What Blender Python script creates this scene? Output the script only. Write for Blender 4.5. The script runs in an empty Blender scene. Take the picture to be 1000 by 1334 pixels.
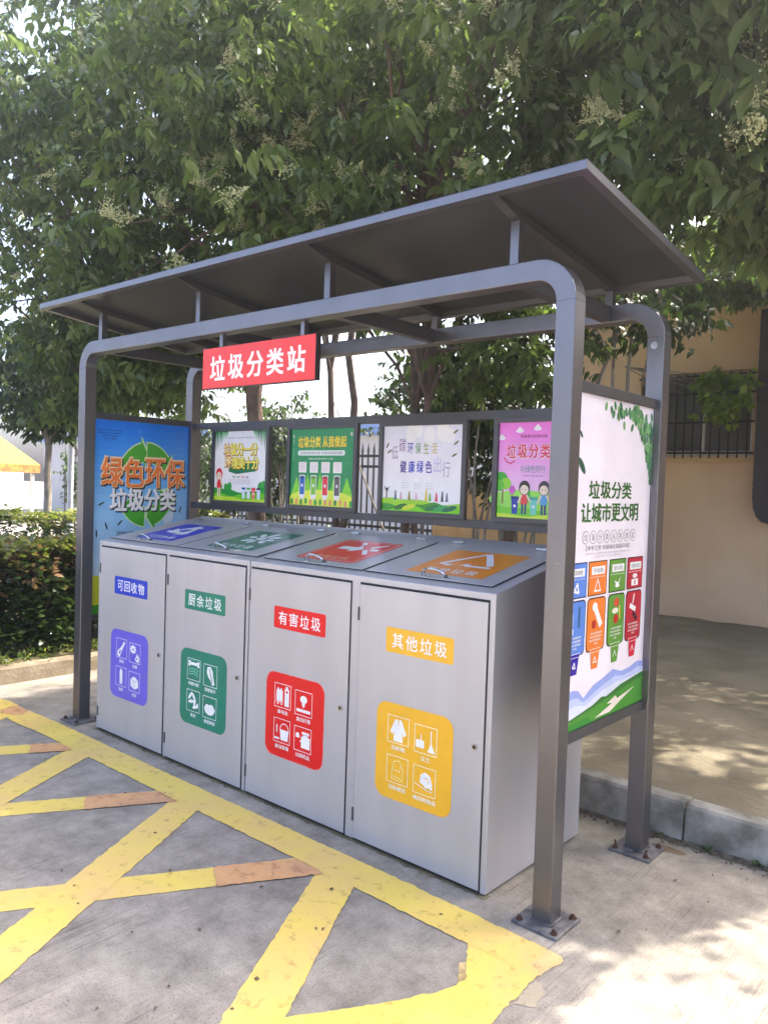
import bpy, bmesh, math, random
import numpy as np
from mathutils import Vector, Matrix
from mathutils.geometry import tessellate_polygon

random.seed(7)
RNG = np.random.default_rng(11)
SC = bpy.context.scene
COL = SC.collection

# ------------------------------------------------------------------ camera, sky, sun, exposure
CAM = Vector((1.37524, -2.60609, 1.62666))
cR = Vector((0.75522895, 0.65464053, 0.03278734))
cU = Vector((-0.04708289, 0.00428889, 0.99888178))
cF = Vector((-0.65376787, 0.75592816, -0.03406146))
cam_d = bpy.data.cameras.new('camera')
cam_d.sensor_fit = 'VERTICAL'
cam_d.sensor_height = 24.0
cam_d.lens = 24.0 * 1029.05 / 1334.0
cam_d.clip_start = 0.05
cam_d.clip_end = 500
cam = bpy.data.objects.new('camera', cam_d)
COL.objects.link(cam)
cam.matrix_world = Matrix(((cR.x, cU.x, -cF.x, CAM.x), (cR.y, cU.y, -cF.y, CAM.y), (cR.z, cU.z, -cF.z, CAM.z), (0, 0, 0, 1)))
SC.camera = cam

SUN_EL = math.radians(50)
SUN_AZ = math.atan2(0.93, 0.37)          # angle from +x
SD = Vector((math.cos(SUN_EL) * math.cos(SUN_AZ), math.cos(SUN_EL) * math.sin(SUN_AZ), math.sin(SUN_EL)))
world = bpy.data.worlds.new('World')
SC.world = world
world.use_nodes = True
wn = world.node_tree
sky = wn.nodes.new('ShaderNodeTexSky')
sky.sky_type = 'NISHITA'
sky.sun_disc = False
sky.sun_elevation = SUN_EL
sky.sun_rotation = math.pi / 2 - SUN_AZ
sky.air_density = 0.62
sky.dust_density = 6.0
sky.ozone_density = 0.3
wn.links.new(sky.outputs[0], wn.nodes['Background'].inputs[0])
wn.nodes['Background'].inputs[1].default_value = 0.15
sun_d = bpy.data.lights.new('sun', 'SUN')
sun_d.energy = 2.0
sun_d.angle = math.radians(0.6)
sun_d.color = (1.0, 0.93, 0.80)
sun = bpy.data.objects.new('sun', sun_d)
COL.objects.link(sun)
sun.rotation_euler = SD.to_track_quat('Z', 'Y').to_euler()
SC.view_settings.view_transform = 'Standard'
SC.view_settings.look = 'None'
SC.view_settings.gamma = 1.0
SC.view_settings.exposure = 2.74
SC.cycles.max_bounces = 6
SC.cycles.transparent_max_bounces = 8

# ------------------------------------------------------------------ helpers
def lin(c):
    return tuple(((x / 255) / 12.92 if x / 255 <= 0.04045 else (((x / 255) + 0.055) / 1.055) ** 2.4) for x in c)

def new_mat(name):
    m = bpy.data.materials.new(name)
    m.use_nodes = True
    nt = m.node_tree
    return m, nt, nt.nodes['Principled BSDF']

def mat(name, col, rough=0.5, metal=0.0, var=0.06, scale=6.0, bump=0.0, bscale=60.0, col2=None, detail=5.0):
    """procedural paint: colour broken by noise, uneven gloss, optional bump"""
    m, nt, b = new_mat(name)
    N, L = nt.nodes, nt.links
    tc = N.new('ShaderNodeTexCoord')
    nz = N.new('ShaderNodeTexNoise')
    nz.inputs['Scale'].default_value = scale
    nz.inputs['Detail'].default_value = detail
    L.new(tc.outputs['Object'], nz.inputs['Vector'])
    rp = N.new('ShaderNodeValToRGB')
    c2 = col2 or tuple(min(1, x * (1 + var)) for x in col)
    c1 = col if col2 else tuple(x * (1 - var) for x in col)
    rp.color_ramp.elements[0].position = 0.35
    rp.color_ramp.elements[1].position = 0.65
    rp.color_ramp.elements[0].color = (*c1, 1)
    rp.color_ramp.elements[1].color = (*c2, 1)
    L.new(nz.outputs['Fac'], rp.inputs[0])
    L.new(rp.outputs[0], b.inputs['Base Color'])
    mr = N.new('ShaderNodeMapRange')
    mr.inputs['To Min'].default_value = max(0.03, rough - 0.07)
    mr.inputs['To Max'].default_value = min(1, rough + 0.07)
    L.new(nz.outputs['Fac'], mr.inputs['Value'])
    L.new(mr.outputs[0], b.inputs['Roughness'])
    b.inputs['Metallic'].default_value = metal
    if bump:
        n2 = N.new('ShaderNodeTexNoise')
        n2.inputs['Scale'].default_value = bscale
        n2.inputs['Detail'].default_value = 4
        L.new(tc.outputs['Object'], n2.inputs['Vector'])
        bp = N.new('ShaderNodeBump')
        bp.inputs['Strength'].default_value = bump
        bp.inputs['Distance'].default_value = 0.01
        L.new(n2.outputs['Fac'], bp.inputs['Height'])
        L.new(bp.outputs[0], b.inputs['Normal'])
    return m

def link(name, me, parent=None):
    o = bpy.data.objects.new(name, me)
    COL.objects.link(o)
    if parent is not None:
        o.parent = parent
        o.matrix_parent_inverse = Matrix.Translation(-parent.location)
    return o

def thing(name, label, cat, loc=(0, 0, 0), group=None):
    o = bpy.data.objects.new(name, None)
    o.empty_display_size = 0.1
    COL.objects.link(o)
    o.location = loc
    tag(o, label, cat, group)
    return o

def tag(o, label=None, cat=None, group=None, kind=None):
    if label: o['label'] = label
    if cat: o['category'] = cat
    if group: o['group'] = group
    if kind: o['kind'] = kind
    return o

class MB:
    """collects shapes in world coordinates, builds ONE mesh object"""
    def __init__(s):
        s.v, s.f, s.m, s.mats = [], [], [], []
    def mi(s, m):
        if m not in s.mats: s.mats.append(m)
        return s.mats.index(m)
    def add(s, vs, fs, m):
        k = len(s.v); i = s.mi(m)
        s.v += [tuple(x) for x in vs]
        for f in fs:
            s.f.append(tuple(a + k for a in f)); s.m.append(i)
        return s
    def box(s, x0, x1, y0, y1, z0, z1, m):
        vs = [(x0, y0, z0), (x1, y0, z0), (x1, y1, z0), (x0, y1, z0), (x0, y0, z1), (x1, y0, z1), (x1, y1, z1), (x0, y1, z1)]
        return s.add(vs, [(0, 3, 2, 1), (4, 5, 6, 7), (0, 1, 5, 4), (1, 2, 6, 5), (2, 3, 7, 6), (3, 0, 4, 7)], m)
    def hexa(s, vs, m):
        return s.add(vs, [(0, 3, 2, 1), (4, 5, 6, 7), (0, 1, 5, 4), (1, 2, 6, 5), (2, 3, 7, 6), (3, 0, 4, 7)], m)
    def tube(s, pts, rad, m, n=8, caps=True):
        pts = [Vector(p) for p in pts]
        if not hasattr(rad, '__len__'): rad = [rad] * len(pts)
        vs, fs = [], []
        up = Vector((0.31, 0.17, 0.93))
        for i, p in enumerate(pts):
            d = (pts[min(i + 1, len(pts) - 1)] - pts[max(i - 1, 0)]).normalized()
            a = d.cross(up)
            if a.length < 1e-3: a = d.cross(Vector((1, 0, 0)))
            a.normalize(); b = d.cross(a)
            for k in range(n):
                t = 2 * math.pi * k / n
                vs.append(p + (a * math.cos(t) + b * math.sin(t)) * rad[i])
        for i in range(len(pts) - 1):
            for k in range(n):
                fs.append((i * n + k, i * n + (k + 1) % n, (i + 1) * n + (k + 1) % n, (i + 1) * n + k))
        if caps:
            fs.append(tuple(range(n - 1, -1, -1)))
            fs.append(tuple((len(pts) - 1) * n + k for k in range(n)))
        return s.add(vs, fs, m)
    def build(s, name, parent=None, bevel=0.0, smooth=False, seg=2):
        me = bpy.data.meshes.new(name)
        me.from_pydata(s.v, [], s.f)
        for m in s.mats: me.materials.append(m)
        me.polygons.foreach_set('material_index', s.m)
        bm = bmesh.new(); bm.from_mesh(me)
        bmesh.ops.recalc_face_normals(bm, faces=bm.faces)
        if bevel:
            es = [e for e in bm.edges if len(e.link_faces) == 2 and e.calc_face_angle(0) > 0.9]
            bmesh.ops.bevel(bm, geom=es, offset=bevel, segments=seg, affect='EDGES', profile=0.5, clamp_overlap=True)
        bm.to_mesh(me); bm.free()
        if smooth:
            me.polygons.foreach_set('use_smooth', [True] * len(me.polygons))
        return link(name, me, parent)

# --- text outlines, cached per string
_tc = {}
def text_mesh(s, bold=0):
    bold = 0
    if (s, bold) not in _tc:
        cu = bpy.data.curves.new('lettering', 'FONT')
        cu.body = s; cu.size = 1.0; cu.offset = bold; cu.resolution_u = 3
        o = bpy.data.objects.new('lettering', cu)
        COL.objects.link(o)
        dg = bpy.context.evaluated_depsgraph_get()
        me = bpy.data.meshes.new_from_object(o.evaluated_get(dg))
        vs = [tuple(v.co)[:2] for v in me.vertices]
        fs = [tuple(p.vertices) for p in me.polygons]
        bpy.data.objects.remove(o); bpy.data.curves.remove(cu); bpy.data.meshes.remove(me)
        _tc[(s, bold)] = (vs, fs)
    return _tc[(s, bold)]

_pm = {}
def print_mat(rgb, rough=0.32):
    """printed film of one colour"""
    k = (rgb, rough)
    if k not in _pm:
        c = tuple(min(0.82, x * 0.98) for x in lin(rgb))
        _pm[k] = mat('printed_film', c, rough, 0, 0.035, 9.0)
    return _pm[k]

class Print:
    """flat printed artwork: coloured shapes 0.35 mm over one another on a plane"""
    def __init__(s, O, ex, ey, step=0.00035, rough=0.32):
        s.O, s.ex, s.ey = Vector(O), Vector(ex).normalized(), Vector(ey).normalized()
        s.n = s.ex.cross(s.ey); s.mb = MB(); s.step = step; s.rough = rough; s.k = 0
    def P(s, x, y, l):
        return s.O + s.ex * x + s.ey * y + s.n * (s.step * l + s.k * 5e-6)
    def poly(s, pts, c, l=1):
        tri = tessellate_polygon([[Vector((x, y, 0)) for x, y in pts]]); s.k += 1
        s.mb.add([s.P(x, y, l) for x, y in pts], [tuple(t) for t in tri], print_mat(c, s.rough)); return s
    def rect(s, x0, y0, x1, y1, c, l=1):
        return s.poly([(x0, y0), (x1, y0), (x1, y1), (x0, y1)], c, l)
    def rrect(s, x0, y0, x1, y1, r, c, l=1, n=6, jag=0.0):
        pts = []
        for cx, cy, a in ((x1 - r, y0 + r, -90), (x1 - r, y1 - r, 0), (x0 + r, y1 - r, 90), (x0 + r, y0 + r, 180)):
            for k in range(n + 1):
                t = math.radians(a + 90 * k / n)
                pts.append((cx + r * math.cos(t), cy + r * math.sin(t)))
        if jag:
            q = []
            for i, p in enumerate(pts):
                p2 = pts[(i + 1) % len(pts)]; d = math.hypot(p2[0] - p[0], p2[1] - p[1]); k = max(1, int(d / 0.012))
                for j in range(k):
                    q.append((p[0] + (p2[0] - p[0]) * j / k + random.uniform(-jag, jag), p[1] + (p2[1] - p[1]) * j / k + random.uniform(-jag, jag)))
            pts = q
        return s.poly(pts, c, l)
    def ell(s, cx, cy, rx, ry, c, l=1, n=20, a0=0, a1=360, rot=0):
        pts = []
        full = a1 - a0 >= 360
        cr, sr = math.cos(rot), math.sin(rot)
        for k in range(n if full else n + 1):
            t = math.radians(a0 + (a1 - a0) * k / n)
            x, y = rx * math.cos(t), ry * math.sin(t)
            pts.append((cx + x * cr - y * sr, cy + x * sr + y * cr))
        return s.poly(pts, c, l)
    def stroke(s, pts, w, c, l=1, closed=False):
        n = len(pts)
        for i in range(n if closed else n - 1):
            a, b = pts[i], pts[(i + 1) % n]
            dx, dy = b[0] - a[0], b[1] - a[1]; d = math.hypot(dx, dy) or 1
            ux, uy = dx / d * w / 2, dy / d * w / 2; s.k += 1
            s.mb.add([s.P(a[0] - ux - uy, a[1] - uy + ux, l), s.P(a[0] - ux + uy, a[1] - uy - ux, l),
                      s.P(b[0] + ux + uy, b[1] + uy - ux, l), s.P(b[0] + ux - uy, b[1] + uy + ux, l)], [(0, 1, 2, 3)], print_mat(c, s.rough))
        return s
    def frame(s, x0, y0, x1, y1, w, c, l=1):
        s.rect(x0, y0, x1, y0 + w, c, l); s.rect(x0, y1 - w, x1, y1, c, l)
        s.rect(x0, y0 + w, x0 + w, y1 - w, c, l); s.rect(x1 - w, y0 + w, x1, y1 - w, c, l); return s
    def text(s, t, cx, cy, w, h, c, l=2, bold=0.012, skew=0.0):
        """text fitted into a w x h box centred on cx, cy"""
        vs, fs = text_mesh(t, bold)
        if not vs: return s
        xs = [v[0] for v in vs]; ys = [v[1] for v in vs]
        x0, x1, y0, y1 = min(xs), max(xs), min(ys), max(ys)
        kx, ky = w / max(x1 - x0, .78 * len(t) - .1 if ord(t[0]) > 255 else 0), h / max(y1 - y0, .74)
        s.k += 1
        b = max(0.0, bold)
        # heavier strokes: the same outline laid again, shifted by a fraction of a stroke
        offs = [(0, 0)] if b < 0.004 else [(-b, -b * .6), (b, -b * .6), (-b, b * .6), (b, b * .6), (0, 0)]
        for q, (ox, oy) in enumerate(offs):
            out = [s.P(cx + (x - (x0 + x1) / 2 + ox) * kx + skew * (y - y0) * ky, cy + (y - (y0 + y1) / 2 + oy) * ky, l + q * 0.14) for x, y in vs]
            s.mb.add(out, fs, print_mat(c, s.rough))
        return s
    def build(s, name, parent):
        me = bpy.data.meshes.new(name)
        me.from_pydata([tuple(v) for v in s.mb.v], [], s.mb.f)
        for m in s.mb.mats: me.materials.append(m)
        me.polygons.foreach_set('material_index', s.mb.m)
        bm = bmesh.new(); bm.from_mesh(me)
        for f in bm.faces:
            f.normal_update()
            if f.normal.dot(s.n) < 0: f.normal_flip()
        bm.to_mesh(me); bm.free()
        return link(name, me, parent)

# ------------------------------------------------------------------ materials
def concrete_mat():
    m, nt, b = new_mat('broomed_concrete')
    N, L = nt.nodes, nt.links
    tc = N.new('ShaderNodeTexCoord')
    def noise(scale, detail=6, vec=None, rough=0.6):
        n = N.new('ShaderNodeTexNoise'); n.inputs['Scale'].default_value = scale
        n.inputs['Detail'].default_value = detail; n.inputs['Roughness'].default_value = rough
        L.new(vec or tc.outputs['Object'], n.inputs['Vector']); return n
    mp = N.new('ShaderNodeMapping')
    mp.inputs['Rotation'].default_value = (0, 0, math.radians(-3))
    mp.inputs['Scale'].default_value = (90, 2.6, 1)
    L.new(tc.outputs['Object'], mp.inputs[0])
    broom = noise(1.0, 3, mp.outputs[0], 0.7)
    big = noise(1.3, 7); mid = noise(7, 8, None, 0.7); fine = noise(140, 3)
    r1 = N.new('ShaderNodeValToRGB')
    r1.color_ramp.elements[0].position = 0.37; r1.color_ramp.elements[0].color = (0.178, 0.158, 0.130, 1)
    r1.color_ramp.elements[1].position = 0.62; r1.color_ramp.elements[1].color = (0.388, 0.345, 0.285, 1)
    mx = N.new('ShaderNodeMix'); mx.data_type = 'FLOAT'; mx.inputs[0].default_value = 0.62
    L.new(big.outputs[0], mx.inputs[2]); L.new(mid.outputs[0], mx.inputs[3])
    L.new(mx.outputs[0], r1.inputs[0])
    r2 = N.new('ShaderNodeValToRGB')
    r2.color_ramp.elements[0].position = 0.30; r2.color_ramp.elements[0].color = (0.30, 0.29, 0.29, 1)
    r2.color_ramp.elements[1].position = 0.46; r2.color_ramp.elements[1].color = (1.08, 1.06, 1.05, 1)
    L.new(broom.outputs[0], r2.inputs[0])
    mu = N.new('ShaderNodeMix'); mu.data_type = 'RGBA'; mu.blend_type = 'MULTIPLY'
    # the broom lines show in patches only
    pn = noise(2.2, 3); pr = N.new('ShaderNodeMapRange')
    pr.inputs['From Min'].default_value = 0.42; pr.inputs['From Max'].default_value = 0.66; pr.inputs['To Max'].default_value = 0.85
    pr.inputs['To Min'].default_value = 0.06
    L.new(pn.outputs[0], pr.inputs[0]); L.new(pr.outputs[0], mu.inputs[0])
    L.new(r1.outputs[0], mu.inputs[6]); L.new(r2.outputs[0], mu.inputs[7])
    # pits and grit
    r3 = N.new('ShaderNodeValToRGB')
    r3.color_ramp.elements[0].position = 0.31; r3.color_ramp.elements[0].color = (0.30, 0.28, 0.27, 1)
    r3.color_ramp.elements[1].position = 0.44; r3.color_ramp.elements[1].color = (1, 1, 1, 1)
    L.new(fine.outputs[0], r3.inputs[0])
    mu2 = N.new('ShaderNodeMix'); mu2.data_type = 'RGBA'; mu2.blend_type = 'MULTIPLY'; mu2.inputs[0].default_value = 0.9
    L.new(mu.outputs[2], mu2.inputs[6]); L.new(r3.outputs[0], mu2.inputs[7])
    L.new(mu2.outputs[2], b.inputs['Base Color'])
    b.inputs['Roughness'].default_value = 0.85
    ad = N.new('ShaderNodeMath'); ad.operation = 'ADD'
    L.new(broom.outputs[0], ad.inputs[0]); L.new(fine.outputs[0], ad.inputs[1])
    bp = N.new('ShaderNodeBump'); bp.inputs['Strength'].default_value = 0.35; bp.inputs['Distance'].default_value = 0.004
    L.new(ad.outputs[0], bp.inputs['Height']); L.new(bp.outputs[0], b.inputs['Normal'])
    return m

def paint_mat(name, c, wear, pinkish):
    """road paint: thick coat with dirt, worn patches"""
    m, nt, b = new_mat(name)
    N, L = nt.nodes, nt.links
    tc = N.new('ShaderNodeTexCoord')
    def noise(scale, detail=6, rough=0.6):
        n = N.new('ShaderNodeTexNoise'); n.inputs['Scale'].default_value = scale
        n.inputs['Detail'].default_value = detail; n.inputs['Roughness'].default_value = rough
        L.new(tc.outputs['Object'], n.inputs['Vector']); return n
    a, d, g = noise(2.4, 4), noise(16, 8, 0.72), noise(110, 3)
    r = N.new('ShaderNodeValToRGB')
    r.color_ramp.elements[0].position = 0.40; r.color_ramp.elements[0].color = (*c, 1)
    r.color_ramp.elements[1].position = 0.66; r.color_ramp.elements[1].color = (*pinkish, 1)
    L.new(a.outputs[0], r.inputs[0])
    w = N.new('ShaderNodeValToRGB')
    w.color_ramp.elements[0].position = wear - 0.02; w.color_ramp.elements[0].color = (0.55, 0.48, 0.45, 1)
    w.color_ramp.elements[1].position = wear + 0.10; w.color_ramp.elements[1].color = (1, 1, 1, 1)
    L.new(d.outputs[0], w.inputs[0])
    mu = N.new('ShaderNodeMix'); mu.data_type = 'RGBA'; mu.blend_type = 'MULTIPLY'; mu.inputs[0].default_value = 0.8
    L.new(r.outputs[0], mu.inputs[6]); L.new(w.outputs[0], mu.inputs[7])
    L.new(mu.outputs[2], b.inputs['Base Color'])
    b.inputs['Roughness'].default_value = 0.62
    bp = N.new('ShaderNodeBump'); bp.inputs['Strength'].default_value = 0.25; bp.inputs['Distance'].default_value = 0.004
    ad = N.new('ShaderNodeMath'); ad.operation = 'ADD'
    L.new(g.outputs[0], ad.inputs[0]); L.new(d.outputs[0], ad.inputs[1])
    L.new(ad.outputs[0], bp.inputs['Height']); L.new(bp.outputs[0], b.inputs['Normal'])
    return m

def leaf_mat(name, dark, light, gloss=0.35, trans=0.35):
    """leaf: each leaf has its own tint; light passes through the blade"""
    m, nt, b = new_mat(name)
    N, L = nt.nodes, nt.links
    at = N.new('ShaderNodeAttribute'); at.attribute_name = 'tint'
    r = N.new('ShaderNodeValToRGB')
    r.color_ramp.elements[0].color = (*dark, 1)
    r.color_ramp.elements[1].color = (*light, 1)
    L.new(at.outputs['Fac'], r.inputs[0])
    L.new(r.outputs[0], b.inputs['Base Color'])
    b.inputs['Roughness'].default_value = gloss
    tr = N.new('ShaderNodeBsdfTranslucent')
    hs = N.new('ShaderNodeMix'); hs.data_type = 'RGBA'; hs.blend_type = 'MULTIPLY'; hs.inputs[0].default_value = 1
    hs.inputs[7].default_value = (1.25, 1.45, 0.75, 1)
    L.new(r.outputs[0], hs.inputs[6]); L.new(hs.outputs[2], tr.inputs[0])
    ms = N.new('ShaderNodeMixShader'); ms.inputs[0].default_value = trans
    L.new(b.outputs[0], ms.inputs[1]); L.new(tr.outputs[0], ms.inputs[2])
    L.new(ms.outputs[0], N['Material Output'].inputs[0])
    return m

M_CONC = concrete_mat()
M_YEL = paint_mat('yellow_road_paint', (0.75, 0.565, 0.115), 0.345, (0.72, 0.48, 0.17))
M_OLD = paint_mat('worn_salmon_road_paint', (0.66, 0.36, 0.155), 0.38, (0.52, 0.28, 0.15))
M_POST = mat('grey_metallic_paint', (0.190, 0.186, 0.203), 0.33, 0.84, 0.04, 3.0, 0.0, 90)
M_SEAM = mat('dark_weld_line', (0.03, 0.03, 0.035), 0.6)
M_ROOF = mat('grey_roof_sheet', (0.043, 0.046, 0.056), 0.34, 0.3, 0.10, 1.2)
M_FRM = mat('dark_frame_paint', (0.075, 0.075, 0.083), 0.40, 0.4, 0.06, 5.0)
M_PLATE = mat('scuffed_base_plate', (0.09, 0.088, 0.098), 0.55, 0.3, 0.3, 22.0, 0.3, 50, (0.22, 0.21, 0.21))
M_RUST = mat('rusty_bolt', (0.085, 0.042, 0.026), 0.85, 0.2, 0.3, 60, 0.4, 120)
M_BIN = mat('silver_painted_steel', (0.50, 0.487, 0.502), 0.40, 0.30, 0.025, 1.6, 0.02, 30)
M_GAP = mat('door_gap', (0.012, 0.012, 0.013), 0.8)
M_CHROME = mat('chromed_steel', (0.62, 0.62, 0.63), 0.18, 1.0, 0.04, 20)
M_KERB = mat('kerb_concrete', (0.135, 0.127, 0.108), 0.9, 0, 0.3, 7, 0.6, 40, (0.36, 0.345, 0.31), 11)
M_BRKERB = mat('weathered_tan_kerb', (0.21, 0.16, 0.105), 0.9, 0, 0.3, 6, 0.5, 40, (0.33, 0.265, 0.18), 8)
M_DIRT = mat('packed_earth', (0.155, 0.128, 0.080), 0.95, 0, 0.3, 2.4, 0.9, 26, (0.25, 0.21, 0.145), 10)
M_SOIL = mat('planter_soil', (0.10, 0.075, 0.045), 0.95, 0, 0.3, 8, 0.9, 40, (0.22, 0.18, 0.10), 9)
M_WALL = mat('orange_render', (0.79, 0.52, 0.32), 0.9, 0, 0.05, 0.9, 0.3, 45, (0.90, 0.66, 0.46), 9)
M_TAN = mat('tan_low_wall', (0.62, 0.38, 0.17), 0.9, 0, 0.1, 4, 0.3, 40, (0.74, 0.50, 0.26), 9)
M_WHITE = mat('white_render', (0.50, 0.50, 0.52), 0.8, 0, 0.03, 2)
M_BLUE = mat('blue_roof_sheet', (0.05, 0.16, 0.42), 0.45, 0, 0.08, 3)
M_GLASS = mat('dark_window_glass', (0.14, 0.14, 0.145), 0.25, 0, 0.25, 3)
M_WFR = mat('white_window_frame', (0.74, 0.72, 0.70), 0.5, 0, 0.05, 8)
M_IRON = mat('black_iron', (0.018, 0.018, 0.020), 0.5, 0.3, 0.1, 12)
M_BARK = mat('brown_bark', (0.075, 0.050, 0.035), 0.95, 0, 0.3, 9, 0.9, 30, (0.17, 0.115, 0.085), 9)
M_BARKG = mat('grey_bark', (0.16, 0.14, 0.12), 0.95, 0, 0.3, 9, 0.8, 30, (0.30, 0.27, 0.23), 9)
M_LEAF = leaf_mat('privet_leaf', (0.055, 0.085, 0.030), (0.25, 0.32, 0.105), 0.27, 0.45)
M_CREEP = leaf_mat('creeper_leaf', (0.12, 0.19, 0.03), (0.36, 0.46, 0.06), 0.4, 0.45)
M_LEAF2 = leaf_mat('shrub_leaf', (0.022, 0.040, 0.012), (0.085, 0.135, 0.030), 0.42)
M_HEDGE = leaf_mat('hedge_leaf', (0.026, 0.046, 0.017), (0.10, 0.16, 0.04), 0.26, 0.25)
M_HTOP = leaf_mat('young_hedge_leaf', (0.075, 0.12, 0.025), (0.30, 0.30, 0.06), 0.4, 0.35)
M_HRED = leaf_mat('reddish_hedge_leaf', (0.17, 0.10, 0.045), (0.32, 0.19, 0.09), 0.4, 0.3)
M_BERRY = mat('pale_green_berry', (0.42, 0.46, 0.19), 0.5, 0, 0.2, 40, 0, 60, (0.66, 0.64, 0.36))
M_YTENT = mat('yellow_canvas', (0.80, 0.62, 0.03), 0.8, 0, 0.05, 3)
M_FRINGE = mat('rust_red_fringe', (0.36, 0.10, 0.03), 0.8, 0, 0.3, 14, 0, 60, (0.60, 0.30, 0.06))
M_POLE = mat('pale_blue_grey_pole', (0.46, 0.49, 0.56), 0.5, 0, 0.05, 6)

def scratch(m, light, dark, lo=0.66, rot=0.5, sc=(7, 7, 55)):
    """fine scratches and dust runs worn into the paint"""
    nt = m.node_tree; N, L = nt.nodes, nt.links; b = N['Principled BSDF']
    src = b.inputs['Base Color'].links[0].from_socket
    tc = N.new('ShaderNodeTexCoord')
    def nz(scale, rot_=(0, 0, 0), s=1.0, d=2):
        mp = N.new('ShaderNodeMapping'); mp.inputs['Scale'].default_value = scale; mp.inputs['Rotation'].default_value = rot_
        L.new(tc.outputs['Object'], mp.inputs[0]); n = N.new('ShaderNodeTexNoise'); n.inputs['Scale'].default_value = s; n.inputs['Detail'].default_value = d
        L.new(mp.outputs[0], n.inputs['Vector']); return n
    a = nz(sc, (0, rot, 0), 1.0, 2); p = nz((1, 1, 1), (0, 0, 0), 2.6, 2); d = nz((6, 6, .5), (0, 0, 0), 1.0, 4)
    def ramp(n, lo_, hi_):
        r = N.new('ShaderNodeMapRange'); r.inputs['From Min'].default_value = lo_; r.inputs['From Max'].default_value = hi_; L.new(n.outputs[0], r.inputs[0]); return r
    ra, rp, rd = ramp(a, lo, lo + .05), ramp(p, .56, .70), ramp(d, .35, .75)
    mu = N.new('ShaderNodeMath'); mu.operation = 'MULTIPLY'; L.new(ra.outputs[0], mu.inputs[0]); L.new(rp.outputs[0], mu.inputs[1])
    m1 = N.new('ShaderNodeMix'); m1.data_type = 'RGBA'; m1.blend_type = 'MULTIPLY'; L.new(rd.outputs[0], m1.inputs[0]); L.new(src, m1.inputs[6]); m1.inputs[7].default_value = (*dark, 1)
    m2 = N.new('ShaderNodeMix'); m2.data_type = 'RGBA'; L.new(mu.outputs[0], m2.inputs[0]); L.new(m1.outputs[2], m2.inputs[6]); m2.inputs[7].default_value = (*light, 1)
    L.new(m2.outputs[2], b.inputs['Base Color'])
scratch(M_BIN, (0.34, 0.33, 0.34), (0.90, 0.895, 0.88), 0.67, 0.5, (9, 9, 70))
scratch(M_POST, (0.30, 0.29, 0.31), (0.90, 0.89, 0.88), 0.66, 0.6, (9, 9, 60))
# ------------------------------------------------------------------ the setting: ground, kerbs, markings
def sheet(name, x0, x1, y0, y1, z, m, nx=1, ny=1, rough=0.0):
    vs = [(x0 + (x1 - x0) * i / nx, y0 + (y1 - y0) * j / ny, z + (random.uniform(-rough, rough) if 0 < i < nx and 0 < j < ny else 0))
          for j in range(ny + 1) for i in range(nx + 1)]
    fs = [(j * (nx + 1) + i, j * (nx + 1) + i + 1, (j + 1) * (nx + 1) + i + 1, (j + 1) * (nx + 1) + i) for j in range(ny) for i in range(nx)]
    mb = MB().add(vs, fs, m)
    o = mb.build(name, smooth=True)
    o['kind'] = 'structure'
    return o
sheet('pavement', -160, 160, -160, 160, 0.0, M_CONC)
sheet('earth_bed', -4.6, 9, 1.20, 8.0, 0.155, M_DIRT, 60, 40, 0.012)
sheet('planter_bed', -9.9, -4.80, -6, 9, 0.10, M_SOIL, 40, 60, 0.015)

def kerb(name, along, a0, a1, b0, b1, h, m, seg, lean, first):
    """kerb of long blocks with mortar gaps; front face leans back a little"""
    mb = MB(); a = a0 + first
    cuts = [a0]
    while a < a1: cuts.append(a); a += seg
    cuts.append(a1)
    for p, q in zip(cuts[:-1], cuts[1:]):
        p += 0.006; q -= 0.006
        dz = random.uniform(-0.004, 0.004); db = random.uniform(-0.005, 0.005)
        f = b0 + db; ft = b0 + db + lean
        pr = [(f, -0.02), (f + lean * 0.4, h * 0.6), (ft, h - 0.012 + dz), (ft + 0.012 * (1 if b1 > b0 else -1), h + dz), (b1, h + dz), (b1, -0.02)]
        n = len(pr)
        vs = [((p, y, z) if along == 'x' else (y, p, z)) for y, z in pr] + [((q, y, z) if along == 'x' else (y, q, z)) for y, z in pr]
        fs = [(k, (k + 1) % n, n + (k + 1) % n, n + k) for k in range(n)] + [tuple(range(n)), tuple(range(2 * n - 1, n - 1, -1))]
        mb.add(vs, fs, m)
    if along == 'x': mb.box(a0, a1, min(b0, b1) + 0.03, max(b0, b1) - 0.01, -0.02, h - 0.02, M_SOIL)
    else: mb.box(min(b0, b1) + 0.01, max(b0, b1) - 0.03, a0, a1, -0.02, h - 0.02, M_SOIL)
    o = mb.build(name); o['kind'] = 'structure'
    return o
kerb('kerb', 'x', -4.6, 9, 1.10, 1.225, 0.175, M_KERB, 0.998, 0.02, 0.69)
kerb('planter_kerb', 'y', -6, 9, -4.72, -4.84, 0.125, M_BRKERB, 0.80, -0.01, 0.25)

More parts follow.
